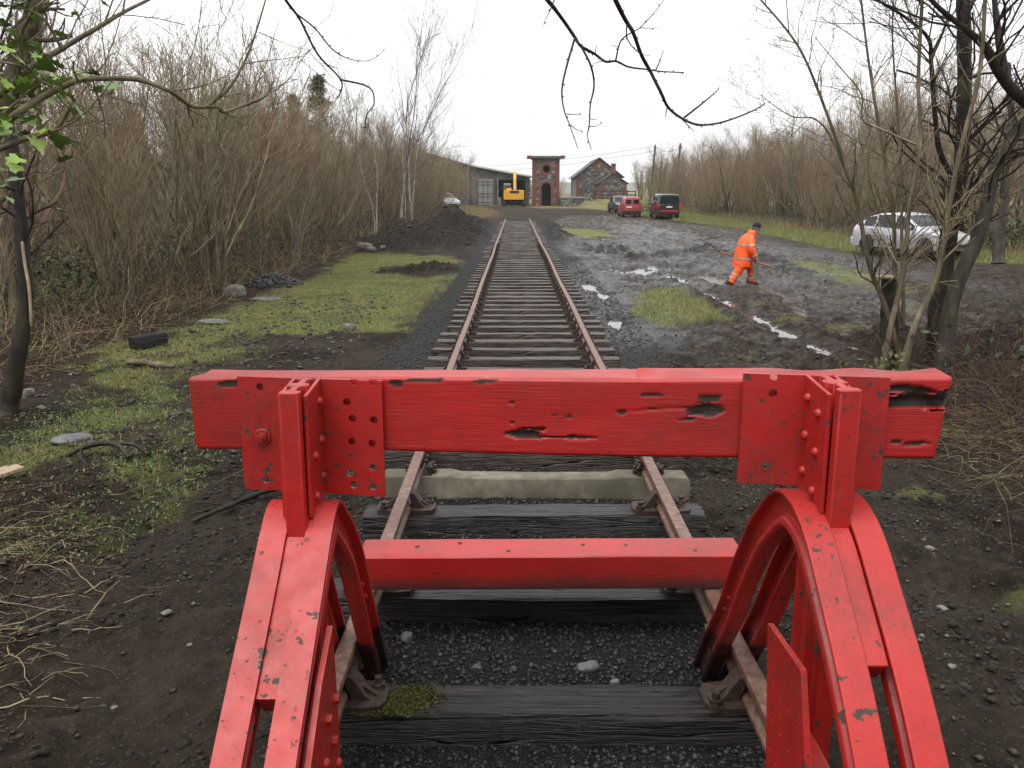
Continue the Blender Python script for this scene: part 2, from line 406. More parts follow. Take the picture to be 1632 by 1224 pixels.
for cx, cy, ax, ay in PUD: wetp = np.maximum(wetp, sstep(3.4, .8, np.hypot((fx - cx) / (ax + .3), (fy - cy) / (ay + .5)) + nw * 2.6))
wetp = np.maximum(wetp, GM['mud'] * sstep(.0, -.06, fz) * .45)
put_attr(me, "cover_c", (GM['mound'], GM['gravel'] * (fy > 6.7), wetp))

def ground_mat():
    t = NT("ground_soil")
    A = t.sep(t.attr("cover_a").outputs['Color']); B = t.sep(t.attr("cover_b").outputs['Color']); Cc = t.sep(t.attr("cover_c").outputs['Color'])
    n_big = t.noise(.7, 5, .6); n_mid = t.noise(6, 6, .62); n_fine = t.noise(45, 6, .65); n_vf = t.noise(160, 4, .6)
    peb = t.voro(55, out='Distance'); pebc = t.voro(55, out='Color'); pebr = t.sep(pebc)[0]
    peb2 = t.voro(16, out='Distance'); peb2r = t.sep(t.voro(16, out='Color'))[0]
    soil = t.ramp(n_mid, [(.28, (.007, .005, .0035)), (.5, (.024, .0175, .012)), (.70, (.060, .047, .033)), (.82, (.12, .10, .075))])
    soil = t.mix(t.ramp(n_big, [(.42, 0.0), (.62, .7)]), soil, (.058, .047, .034))
    # pale specks of stone in the soil
    stone = t.math('MULTIPLY', t.ramp(pebr, [(.80, 0.0), (.84, 1.0)]), t.ramp(peb, [(.25, 1.0), (.45, 0.0)]))
    stone2 = t.math('MULTIPLY', t.ramp(peb2r, [(.90, 0.0), (.92, 1.0)]), t.ramp(peb2, [(.2, 1.0), (.34, 0.0)]))
    soil = t.mix(t.math('MULTIPLY', stone, .8), soil, t.mix(n_fine, (.045, .04, .034), (.13, .12, .10)))
    mudc = t.ramp(n_mid, [(.3, (.012, .0085, .0058)), (.48, (.034, .0245, .017)), (.64, (.075, .056, .040)), (.80, (.16, .127, .094))])
    mudc = t.mix(t.math('MULTIPLY', stone, .4), mudc, (.13, .12, .105))
    col = t.mix(A[2], soil, mudc)
    mnd = t.ramp(n_mid, [(.3, (.010, .009, .008)), (.6, (.028, .021, .016)), (.8, (.07, .055, .04))])
    col = t.mix(Cc[0], col, t.mix(t.math('MULTIPLY', stone, .8), mnd, (.2, .18, .16)))
    lit = t.ramp(n_fine, [(.25, (.010, .007, .005)), (.45, (.038, .024, .014)), (.62, (.085, .053, .029)), (.8, (.15, .115, .066))])
    col = t.mix(A[1], col, t.mix(t.ramp(n_mid, [(.35, 0.0), (.7, .55)]), lit, (.030, .026, .016)))
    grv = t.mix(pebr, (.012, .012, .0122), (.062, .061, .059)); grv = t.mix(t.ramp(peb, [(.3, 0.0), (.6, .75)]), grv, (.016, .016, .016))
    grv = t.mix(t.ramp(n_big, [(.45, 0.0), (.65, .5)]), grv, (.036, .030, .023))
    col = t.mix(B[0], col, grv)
    col = t.mix(t.math('MULTIPLY', B[2], t.ramp(n_big, [(.35, .35), (.6, .85)])), col, t.ramp(n_mid, [(.3, (.026, .022, .018)), (.7, (.10, .09, .078))]))
    col = t.mix(t.math('MULTIPLY', Cc[1], .8), col, t.mix(t.ramp(peb, [(.3, 0.0), (.6, .8)]), t.mix(pebr, (.04, .04, .04), (.135, .132, .128)), (.022, .022, .022)))  # paler ballast beyond the stop; near gravel keeps tree shade and wet as colour
    col = t.mix(t.math('MULTIPLY', Cc[2], .45), col, (.014, .011, .009))
    gcol = t.ramp(n_fine, [(.25, (.035, .044, .016)), (.5, (.125, .148, .048)), (.75, (.25, .255, .105))])
    gcol = t.mix(t.ramp(n_big, [(.4, 0.0), (.7, .7)]), gcol, (.21, .185, .06))
    gm = t.math('SUBTRACT', t.math('MULTIPLY', A[0], 1.5), t.math('MULTIPLY', n_mid, .55), True)
    col = t.mix(gm, col, gcol)
    dcol = t.ramp(n_fine, [(.25, (.10, .08, .04)), (.7, (.27, .22, .11))])
    col = t.mix(t.math('MULTIPLY', B[1], t.ramp(n_mid, [(.3, .3), (.6, 1.0)])), col, dcol)
    wet = t.math('ADD', t.math('MULTIPLY', A[2], .9), t.math('MULTIPLY', B[2], .35), True)
    rgh = t.mix(wet, (.85,) * 3, t.ramp(t.noise(2.6, 5, .6), [(.38, .16), (.47, .50), (.58, .9)]))
    rgh = t.mix(t.math('MULTIPLY', Cc[2], t.ramp(n_mid, [(.3, 1.0), (.62, .35)])), rgh, (.11,) * 3)
    h = t.math('ADD', t.math('MULTIPLY', n_fine, .7), t.math('MULTIPLY', n_vf, .3))
    nb = t.bump(n_mid, .7, .10); nb = t.bump(t.noise(17, 6, .7), .8, .05, nb); nb = t.bump(h, .9, .03, nb)
    inv = t.math('SUBTRACT', 1.0, t.math('MINIMUM', peb, 1.0))
    nb = t.bump(t.math('MULTIPLY', inv, t.math('ADD', B[0], .25)), .7, .025, nb)
    m_ = t.fin(col, rgh, nb); t.l.new(t.math('ADD', t.math('MULTIPLY', Cc[2], .36), .10), t.b.inputs['Specular IOR Level']); return m_
MAT_GROUND = ground_mat()
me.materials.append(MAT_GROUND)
ground = kind(link("ground", me), "structure")

# standing water: fills whatever lies below its level in the muddy yard
t = NT("puddle_water"); MAT_WATER = t.fin(t.mix(t.noise(3, 3), (.05, .042, .033), (.11, .097, .078)), .06, t.bump(t.noise(9, 2), .03, .01), spec=.5)
WZ = -.078
mb = MB(); wy = np.arange(11, 62, 1.0)
mb.add([(1.35, 11, WZ), (14, 11, WZ), (14, 62, WZ), (1.35, 62, WZ)], [(0, 1, 2, 3)])
kind(mb.build("puddle_water", MAT_WATER), "structure")

# far hills
hx = np.linspace(-2400, 2400, 90); hy = np.linspace(1900, 3300, 24)
mb = MB(); HX, HY = np.meshgrid(hx, hy)
hz = (fbm(HX / 520, HY / 700, 2, 5) * 1.0) * 150 * np.sin(np.clip((HY - 1900) / 1400, 0, 1) * math.pi) ** .8 * (.50 + .5 * sstep(250, -250, HX)) - 6
vs = list(zip(HX.ravel(), HY.ravel(), hz.ravel())); n = len(hx)
mb.add(vs, [(r * n + c, r * n + c + 1, r * n + n + c + 1, r * n + n + c) for r in range(len(hy) - 1) for c in range(n - 1)])
t = NT("moorland"); MAT_MOOR = t.fin(t.mix(t.noise(.004, 6), (.10, .085, .05), (.055, .06, .03)), .9)
kind(mb.build("hills", MAT_MOOR, smooth=180, fix=False), "structure")
if 0:
    for cx, cy, ax, ay in PUD: print("PUD", cx, cy, round(gz(cx, cy), 3))
    q_ = (fx > 2.5) & (fx < 10) & (fy > 12) & (fy < 40); print("MUDPCT", np.percentile(fz[q_], [1, 5, 10, 25, 50, 75, 95]))
# ------------------------------------------------------------------ paints, timber and iron
def red_paint(name, wood=False, axis=0):
    t = NT(name); up_ = t.sep(t.node('ShaderNodeNewGeometry').outputs['Normal'])[2]
    red = t.mix(t.noise(3.0, 4), (.46, .015, .011), (.37, .010, .0075))
    red = t.mix(t.ramp(t.noise(9, 6, .7), [(.55, 0.0), (.75, .45)]), red, (.25, .010, .009))
    fade_toplight = t.math('MULTIPLY', t.ramp(up_, [(.55, 0.0), (.9, 1.0)]), t.ramp(t.noise(4.5, 5, .65), [(.3, .05), (.7, .5)]))  # up-facing paint paler: weather fading plus sky light put into the colour
    red = t.mix(fade_toplight, red, (.46, .05, .042))
    grime = t.math('MULTIPLY', t.ramp(t.noise(2.2, 6, .68), [(.43, 0.0), (.62, .85)]), t.ramp(t.noise(38, 4, .6), [(.35, .3), (.6, 1.0)]))
    red = t.mix(t.math('MULTIPLY', grime, .8), red, (.13, .022, .016))
    if wood:
        sc = (1.6, 26, 26) if axis == 0 else (14, 14, .9)
        g = t.noise(5, 6, .6, t.mapped(sc)); g2 = t.noise(16, 4, .6, t.mapped((.5, 9, 9)))
        bare = t.attr("bare").outputs['Fac']
        red = t.mix(t.ramp(g, [(.35, .45), (.6, 0.0)]), red, (.29, .010, .009))
        spk = t.ramp(t.noise(22, 3, .6, t.mapped((.35, 1.3, 1.3))), [(.735, 0.0), (.75, 1.0)])
        b = t.math('MAXIMUM', bare, spk)
        wd = t.ramp(g2, [(.34, (.005, .0036, .003)), (.54, (.019, .011, .0075)), (.70, (.055, .031, .02)), (.82, (.11, .07, .046))])
        col = t.mix(b, red, wd)
        nb = t.bump(t.math('ADD', g, t.math('MULTIPLY', g2, .6)), .22, .006)
        nb = t.bump(t.noise(160, 3), .12, .003, nb)
        return t.fin(col, t.mix(b, (.42,) * 3, (.75,) * 3), nb, coat=.04)
    tar = t.math('MULTIPLY', t.ramp(t.math('ADD', t.sep(t.co)[2], t.math('MULTIPLY', t.math('SUBTRACT', t.noise(12, 4), .5), .3)), [(.30, 1.0), (.36, 0.0)]), .93)
    red = t.mix(tar, red, (.012, .009, .008))
    chip = t.ramp(t.noise(26, 5, .62), [(.635, 0.0), (.645, 1.0)])
    chip = t.math('MULTIPLY', chip, t.ramp(t.noise(3.1, 2), [(.42, 0.0), (.50, 1.0)]))
    big = t.ramp(t.noise(34, 3, .5), [(.62, 0.0), (.63, 1.0)])
    big = t.math('MULTIPLY', big, t.ramp(t.noise(5.3, 2, co=t.mapped((1, 1, 1), (.4, .2, 1))), [(.50, 0.0), (.55, 1.0)]))
    ch = t.math('MAXIMUM', chip, big)
    col = t.mix(ch, red, t.mix(t.noise(60, 2), (.030, .020, .016), (.075, .045, .035)))
    hgt = t.math('SUBTRACT', t.noise(120, 4, .6), t.math('MULTIPLY', ch, .8))
    nb = t.bump(hgt, .16, .006); nb = t.bump(t.noise(18, 3), .12, .01, nb)
    return t.fin(col, t.mix(ch, t.ramp(t.noise(14, 3), [(.3, .34), (.7, .52)]), (.7,) * 3), nb, coat=.04)
RED = red_paint("red_gloss_paint"); REDW = red_paint("red_painted_timber", True)

def wood_mat(name, dark, mid, light, rough=.55, scale=1.0):
    t = NT(name); g = t.noise(7 * scale, 6, .65, t.mapped((.6, 7, 7))); g2 = t.noise(30, 4, .6, t.mapped((.5, 5, 5))); big = t.noise(2.2, 3)
    rnd = t.orand()
    col = t.ramp(g, [(.28, dark), (.5, mid), (.72, light)])
    col = t.mix(t.math('MULTIPLY', rnd, .55), col, t.mix(big, dark, mid))
    crk = t.ramp(t.voro(3.2, t.mapped((.28, 9, 9)), 'DISTANCE_TO_EDGE'), [(.0, 0.0), (.05, 1.0)])
    col = t.mix(crk, dark, col); col = t.mix(t.ramp(t.noise(4.2, 5, .7, t.mapped((.5, 2, 2))), [(.58, 0.0), (.68, .7)]), col, (mid[0] * 1.5, mid[1] * .95, mid[2] * .7))
    nb = t.bump(t.math('ADD', g, t.math('MULTIPLY', g2, .4)), .8, .025); nb = t.bump(crk, .8, .02, nb)
    return t.fin(col, t.ramp(g2, [(.3, rough - .12), (.7, rough + .15)]), nb)
SLEEPER_W = wood_mat("sleeper_timber", (.014, .009, .0065), (.055, .035, .024), (.17, .125, .092), .36)
SLEEPER_K = wood_mat("creosoted_timber", (.0035, .003, .0027), (.014, .0115, .0098), (.060, .048, .039), .36)
def rust(name, a, b, c, rough=.6):
    t = NT(name); n = t.noise(24, 6, .65); n2 = t.noise(3, 4)
    col = t.ramp(n, [(.3, a), (.52, b), (.75, c)]); col = t.mix(t.ramp(n2, [(.45, 0.0), (.7, .5)]), col, a)
    return t.fin(col, rough, t.bump(n, .35, .006), metal=.15)
RUST = rust("rusty_rail_steel", (.075, .042, .030), (.19, .105, .075), (.31, .20, .155), .5)
IRON = rust("rusty_cast_iron", (.016, .010, .008), (.05, .030, .022), (.11, .073, .055), .6)
t = NT("weathered_concrete"); n = t.noise(7, 6, .65); n2 = t.noise(60, 4)
CONC = t.fin(t.mix(t.ramp(t.noise(2.5, 4), [(.4, 0.0), (.65, .8)]), t.ramp(n, [(.3, (.085, .075, .052)), (.6, (.19, .168, .12)), (.8, (.30, .27, .21))]), (.06, .052, .032)), .75, t.bump(n2, .4, .006))

# ------------------------------------------------------------------ railway track
track = thing("railway_track", "single railway track of rusty rails on dark timber sleepers", "railway track")
GA = .835; RTOP = .33
def rail_x(y):
    k = 0.0
    for (j, a) in ((16.3, .012), (26.4, -.035), (36.5, .05), (46.5, -.035)): k += a * max(0, y - j) / 10 if y < j + 10 else a
    return k * .45 + .008 * math.sin(y * .55) * min(1, max(0, (y - 9) / 10))
rail_sec = [(-.036, 0), (.036, 0), (.036, -.03), (.030, -.042), (.009, -.05), (.009, -.108), (.032, -.118), (.034, -.142), (-.034, -.142), (-.032, -.118), (-.009, -.108), (-.009, -.05), (-.030, -.042), (-.036, -.03)]
def rail_piece(sx, y0, y1, dz=0):
    fr = []; n = max(2, int((y1 - y0) / .8)) + 1
    for i in range(n):
        y = y0 + (y1 - y0) * i / (n - 1)
        fr.append((Vector((sx * GA + rail_x(y), y, RTOP + dz + .008 * math.sin(y * .9 + sx))), Vector((1, 0, 0)), Vector((0, 0, 1))))
    return MB().sweep(rail_sec, fr)
joints = [1.3, 6.28, 16.3, 26.4, 36.5, 46.5, 56.0, 61.2]
for sx in (-1, 1):
    for a, b in zip(joints[:-1], joints[1:]):
        r = rail_piece(sx, a + .006, b - .006, random.uniform(-.004, .004)).build("rail", RUST, track, bevel=.006)
    for j in joints[1:-1]:
        for s2 in (-1, 1):
            mb = MB(); xx = sx * GA + rail_x(j) + s2 * .022
            mb.box((xx, j, RTOP - .078), (.018, .46, .062))
            for q in (-.17, -.06, .06, .17): mb.tube([(xx + s2 * .008, j + q, RTOP - .078), (xx + s2 * .034, j + q, RTOP - .078)], .014, 6)
            mb.build("fishplate", IRON, track, bevel=.003)

def timber_mesh(name, L, W, H, mat, seed, jag=.008, ns=26, square=False):
    rs = np.random.RandomState(seed); sec = []
    base = [(-.5, 0), (-.5, .55), (-.49, .93), (-.44, 1), (-.15, 1.0), (.15, 1.0), (.44, 1), (.49, .93), (.5, .55), (.5, 0)]
    if square or ns < 30: base = [(-.5, 0), (-.5, .5), (-.5, .965), (-.475, 1), (-.15, 1.0), (.15, 1.0), (.475, 1), (.5, .965), (.5, .5), (.5, 0)]
    mb = MB(); fr = []; n = len(base)
    xs_ = np.concatenate([[-L / 2, -L / 2 + .012], np.linspace(-L / 2 + .05, L / 2 - .05, ns - 4), [L / 2 - .012, L / 2]]); off = rs.rand(n) * 50
    for x in xs_:
        e = .985 if abs(x) > L / 2 - .006 else 1
        for k, (u, v) in enumerate(base):
            a = (fbm(np.array([x * 2.1 + off[k]]), np.array([k * 3.3 + seed]), 1, 3)[0] - .5) * jag * 3.2
            b = (fbm(np.array([x * 1.6 + off[k]]), np.array([k * 2.1 + seed + 9]), 2, 3)[0] - .5) * jag * 3.2
            mb.v.append((x + (rs.rand() - .5) * jag * (2 if abs(x) > L / 2 - .02 else .2), u * W + a, v * H * e + b if v > 0 else 0))
    for i_ in range(ns - 1):
        for k in range(n):
            k2 = (k + 1) % n; mb.f.append((i_ * n + k, i_ * n + k2, (i_ + 1) * n + k2, (i_ + 1) * n + k))
    mb.f.append(tuple(range(n))[::-1]); mb.f.append(tuple((ns - 1) * n + k for k in range(n)))
    return mb.mesh(name, mat, 28 if (square or ns < 30) else 50, fix=True)
def chair_mesh():
    mb = MB()
    mb.prism([(-.17, -.085), (-.10, -.10), (.10, -.10), (.17, -.085), (.19, -.04), (.19, .04), (.17, .085), (.10, .10), (-.10, .10), (-.17, .085), (-.19, .04), (-.19, -.04)], lambda u, v, w: (u, v, w), 0, .028)
    for s2 in (-1, 1):   # jaws gripping the rail web
        mb.prism([(.045, .02), (.15, .02), (.105, .045), (.078, .09), (.05, .128), (.024, .128), (.03, .08), (.045, .05)], lambda u, v, w: (s2 * u, w, v), -.045, .045)
        mb.prism([(.05, .02), (.165, .02), (.11, .06), (.05, .1)], lambda u, v, w: (s2 * u, w, v), -.012, .012)
        mb.tube([(s2 * .145, s2 * .055, .02), (s2 * .145, s2 * .055, .075)], .017, 6)
        mb.tube([(s2 * .145, s2 * .055, .028), (s2 * .145, s2 * .055, .048)], .03, 6)
    return mb.mesh("chair", IRON, 40)
CH = chair_mesh()
SL_FAR = [timber_mesh("sleeper", 2.42, .21, .165, SLEEPER_W, 10 + k, .009, 22) for k in range(7)]
SL_NEAR = [timber_mesh("sleeper", 2.22, .235, .165, SLEEPER_K, 30 + k, .010, 60) for k in range(4)]
CHZ = RTOP - .142 - .026
def add_chairs(s, y, lift):
    for sx in (-1, 1):
        c = link("chair", CH, s); c.matrix_parent_inverse = Matrix.Identity(4)
        w = Vector((sx * GA + rail_x(y), y, lift))
        c.location = s.matrix_basis.inverted() @ w
        c.rotation_euler = (0, 0, -s.rotation_euler.z)
        if y > 6.5: c.scale = (.72, .75, .8)
for k, y in enumerate((3.17, 4.19, 5.345)):
    s = link("sleeper", SL_NEAR[k], track, (0.0, y, 0.0), (0, 0, random.uniform(-.01, .01)), bevel=0, label="wet black creosoted timber sleeper")
    add_chairs(s, y, CHZ + .002)
# concrete sleeper: raised seats under the rails, sloping flanks, waisted middle
mb = MB(); prof = [(-1.13, .155, .235), (-1.10, .185, .25), (-.62, .188, .25), (-.54, .172, .235), (0, .168, .225), (.54, .172, .235), (.62, .188, .25), (1.10, .185, .25), (1.13, .155, .235)]
for x, h, w in prof: mb.v += [(x, -w / 2, -.02), (x, -w / 2, h * .35), (x, -w * .36, h), (x, w * .36, h), (x, w / 2, h * .35), (x, w / 2, -.02)]
for a in range(len(prof) - 1):
    for k in range(6): mb.f.append((a * 6 + k, a * 6 + (k + 1) % 6, a * 6 + 6 + (k + 1) % 6, a * 6 + 6 + k))
mb.f += [tuple(range(6))[::-1], tuple(8 * 6 + k for k in range(6))]
cs = link("sleeper", mb.mesh("concrete_sleeper", CONC, 30), track, (0.02, 6.04, 0), (0, 0, -.01), bevel=.008, label="pale concrete sleeper with raised rail seats")
for sx in (-1, 1):
    mb = MB()
    mb.box((sx * GA, 0, .185), (.17, .16, .02))
    for s2 in (-1, 1):
        mb.tube([(sx * GA + s2 * .10, 0, .18), (sx * GA + s2 * .10, 0, .245)], .016, 6)
        mb.box((sx * GA + s2 * .075, 0, .215), (.075, .07, .02), (0, s2 * .35, 0))
        mb.tube([(sx * GA + s2 * .075, -.06, .2), (sx * GA + s2 * .085, -.07, .24), (sx * GA + s2 * .06, 0, .25), (sx * GA + s2 * .085, .07, .24), (sx * GA + s2 * .075, .06, .2)], .012, 6)
    mb.build("rail_clip", IRON, cs, bevel=.003)
y = 6.74; k = 0
while y < 61.4:
    s = link("sleeper", SL_FAR[k % 7], track, (rail_x(y) + random.uniform(-.035, .035), y + random.uniform(-.03, .03), -.005), (0, 0, random.uniform(-.014, .014) + (math.pi if k % 2 else 0)))
    if y < 34: add_chairs(s, y, CHZ)
    y += .648; k += 1
# ------------------------------------------------------------------ red buffer stop
stop = thing("buffer_stop", "red painted rail buffer stop with timber beam standing at the end of the track", "buffer stop")
PROF_L = [(1.35, .02), (1.55, .24), (1.8, .47), (2.05, .68), (2.26, .845), (2.5, 1.03), (2.62, 1.125), (2.72, 1.18), (2.80, 1.175), (2.87, 1.12), (2.99, 1.02), (3.14, .86), (3.31, .59), (3.47, .33), (3.66, .03)]
PROF_R = [(1.22, .02), (1.42, .29), (1.6, .52), (1.87, .83), (2.04, 1.0), (2.2, 1.13), (2.34, 1.235), (2.47, 1.285), (2.6, 1.285), (2.70, 1.24), (2.80, 1.16), (2.9, 1.07), (3.0, .95), (3.12, .79), (3.28, .55), (3.46, .33), (3.68, .03)]
bar_sec = [(-.043, 0), (.043, 0), (.043, -.014), (.012, -.02), (.010, -.082), (.030, -.09), (.034, -.112), (.024, -.124), (-.024, -.124), (-.034, -.112), (-.030, -.09), (-.010, -.082), (-.012, -.02), (-.043, -.014)]
def arc_frames(prof, X, y0=None, y1=None, drop=0.0, lean=0.0):
    P = catmull([(X, a, b) for a, b in prof], 7); fr = []
    for i_, p in enumerate(P):
        if y0 is not None and not (y0 <= p.y <= y1): continue
        d = (P[min(i_ + 1, len(P) - 1)] - P[max(i_ - 1, 0)]).normalized()
        nrm = Vector((0, -d.z, d.y))
        fr.append((p - nrm * drop, Vector((1, 0, 0)), nrm))
    return fr
HEX = [(.017 * math.cos(k * math.pi / 3), .017 * math.sin(k * math.pi / 3)) for k in range(6)]
def rivet(parent, p, d, r=.017, bolt=False):
    mb = MB(); p = Vector(p); d = Vector(d).normalized(); a = d.orthogonal().normalized(); b = d.cross(a)
    if bolt:
        mb.sweep([(u * r / .017, v * r / .017) for u, v in HEX], [(p - d * .003, a, b), (p + d * r * .95, a, b)])
        return mb.build("bolt", RED, parent, bevel=.0015)
    n = 10; rings = [(r, -.003), (r, .002), (r * .86, r * .5), (r * .5, r * .8), (r * .08, r * .9)]
    mb.sweep([(math.cos(2 * math.pi * k / n), math.sin(2 * math.pi * k / n)) for k in range(n)], [(p + d * h, a * q, b * q) for q, h in rings])
    return mb.build("rivet", RED, parent, smooth=60)
BY = {-1: 2.885, 1: 2.645}; PZ = {-1: (1.175, 1.585), 1: (1.285, 1.648)}; PTOP = {-1: 1.592, 1: 1.658}
PFRONT = {-1: 2.635, 1: 2.395}
for sx, prof, slot in ((-1, PROF_L, 2.19), (1, PROF_R, 2.02)):
    for off in (-.074, .074):
        MB().sweep(bar_sec, arc_frames(prof, sx * GA + off)).build("arch_rail", RED, stop, smooth=40, bevel=.004)
    yp = PFRONT[sx]
    MB().sweep([(-.030, 0), (.030, 0), (.030, -.10), (-.030, -.10)], arc_frames(prof, sx * GA, slot, yp + .12, .014)).build("filler_bar", RED, stop, bevel=.004)
    # tie bolts on the far leg
    for off, dy in ((-.086, 0), (.086, 0)):
        for (a, b) in ((prof[-3][0], prof[-3][1] + .08), (prof[-3][0] + .05, prof[-3][1] + .005)):
            rivet(stop, (sx * GA + off * (1.0 if off > 0 else 1.0), a - .055, b - .03), (math.copysign(1, off), 0, 0), .015)
    # post: two rail sections back to back
    post = MB(); zt = PTOP[sx]; zb = .30
    one = [(-.034, .0), (-.030, -.012), (.030, -.012), (.034, 0), (.034, .022), (.011, .034), (.011, .088), (.034, .098), (.034, .112), (-.034, .112), (-.034, .098), (-.011, .088), (-.011, .034), (-.034, .022)]
    for base in (0.0, .118):
        post.sweep(one, [(Vector((sx * GA, yp + base, z)), Vector((1, 0, 0)), Vector((0, 1, 0))) for z in (zb, (zb + zt) / 2, zt - .002 * (base > 0))])
    post.build("post", RED, stop, smooth=40, bevel=.004)
    z0, z1 = PZ[sx]; yb = BY[sx]; pl_t = .013
    for side in (-1, 1):
        inner = (side == -sx)
        xs0 = sx * GA + side * .042
        pl = MB(); ya = yp + .022; ym = yb + .006 - side * sx * 0
        pl.prism([(ya, z0 - .012), (ya + .01, z1 - .012), (yb, z1 + .003), (yb, z0)], lambda u, v, w: (w, u, v), xs0 - pl_t / 2, xs0 + pl_t / 2)
        po = pl.build("side_plate", RED, stop, bevel=.003)
        far = .26 if (sx < 0) == inner or sx < 0 else .215
        far = {(-1, False): .25, (-1, True): .262, (1, True): .232, (1, False): .205}[(sx, inner)]
        x1 = sx * GA + side * far
        lo, hi = sorted((xs0 + side * pl_t / 2, x1))
        slope = -.143
        def cir(cx, cz, r=.0135, n=14): return [(cx + r * math.cos(2 * math.pi * k / n), cz + r * math.sin(2 * math.pi * k / n)) for k in range(n)]
        holes = []; top_cut = []
        W = hi - lo; H = z1 - z0
        if sx < 0 and inner:
            u = lambda a: lo + W * a; v = lambda b: z1 - H * b
            holes = [cir(u(a), v(b)) for a, b in ((.42, .19), (.50, .33), (.855, .335), (.475, .53), (.81, .54), (.81, .75), (.42, .81), (.48, .915), (.80, .92))]
            top_cut = [u(.55), u(.86)]
        elif sx < 0:
            u = lambda a: lo + W * a; v = lambda b: z1 - H * b
            holes = [cir(u(a), v(b)) for a, b in ((.40, .085), (.81, .21), (.83, .82), (.40, .91))]
        elif inner:
            u = lambda a: lo + W * a; v = lambda b: z1 - H * b
            holes = [cir(u(a), v(b)) for a, b in ((.50, .17), (.47, .83))]; top_cut = [u(.5)]
        out = [(lo, z0), (hi, z0)]
        if side * 1 > 0: out = [(lo, z0 + .0), (hi, z0 - .004)]
        top = [(hi, z1)]
        for c in sorted(top_cut, reverse=True): top += [(c + .0135 * math.cos(a), z1 + .0135 * -math.sin(a) - .006 if 0 < a < math.pi else z1) for a in np.linspace(0, math.pi, 8)]
        top += [(lo, z1)]
        fl = MB(); cx0 = sx * GA
        fl.plate(out + top, holes, pl_t, lambda a, b, c: (a, yb - .008 + c + (a - cx0) * slope, b))
        fo = fl.build("flange_plate", RED, stop, bevel=0)
        if sx < 0 and not inner:
            p = Vector((lo + W * .40, yb - .016 + (lo + W * .4 - cx0) * slope, z1 - H * .52))
            wsh = MB().lathe([(.030, 0), (.031, .006), (.028, .010)], 14, 'Y', (0, 0, 0)); wsh.v = [(a + p.x, p.y - b, c + p.z) for a, b, c in wsh.v]
            wsh.build("washer", RED, fo, smooth=40)
            MB().tube([p, p + Vector((0, -.022, 0))], .020, 6).build("bolt", RED, fo, bevel=.002)
            MB().tube([p, p + Vector((0, -.036, -.002))], .010, 10).build("bolt", RED, fo)
        # rivets through the side plate
        pts = [(yb - .055, z1 - H * f) for f in (.17, .50, .82)] + [(ya + .075, z1 - H * f) for f in (.24, .57, .91)]
        for k, (a, b) in enumerate(pts):
            if sx < 0 and side > 0 and k == 3: continue
            rivet(po, (xs0 + side * pl_t / 2, a, b), (side, 0, 0), .0165)
    # gusset plate low on the inside of the frame
    gx = sx * (GA - .135 - (.03 if sx > 0 else 0))
    g = MB(); out = [(1.85, .15), (1.9, .42), (2.08, .62), (2.28, .79), (2.455, .885), (2.475, .5), (2.47, .15)]
    if sx > 0: out = [(1.86, .15), (2.03, .68), (2.13, .93), (2.44, .905), (2.36, .47), (2.34, .15)]
    rr = []
    if sx > 0:
        for a in range(4):
            for b in range(4): rr.append([(2.10 + a * .075 + .008 * math.cos(k * .785) + .02 * (b % 2), .42 + b * .115 + .008 * math.sin(k * .785)) for k in range(8)])
    g.plate(out, rr, .018, lambda a, b, c: (gx + c, a, b))
    go = g.build("gusset_plate", RED, stop)
    for a in range(3):
        for b in range(5):
            yy, zz = 2.16 + a * .11 + (.05 if b % 2 else 0), .30 + b * .115
            if zz > .80 - abs(2.45 - yy) * .75: continue
            if sx > 0 and (yy > 2.3 or yy < 2.1): continue
            if sx > 0 and (a + b) % 2 and a == 1: continue
            rivet(go, (gx - sx * .009, yy, zz), (-sx, 0, 0), .017, bolt=(sx < 0 and (a + b) % 3 != 0))
    # packing between gusset and post, foot plates beside the rail
    MB().box((sx * (GA - .085), 2.28, .42), (.08, .24, .34)).build("packing_block", RED, stop, bevel=.006)
    for off in (-.078, .078):
        MB().box((sx * GA + off, prof[-1][0] - .10, .13), (.02, .20, .22), (.5, 0, 0)).build("foot_plate", IRON, stop, bevel=.003)

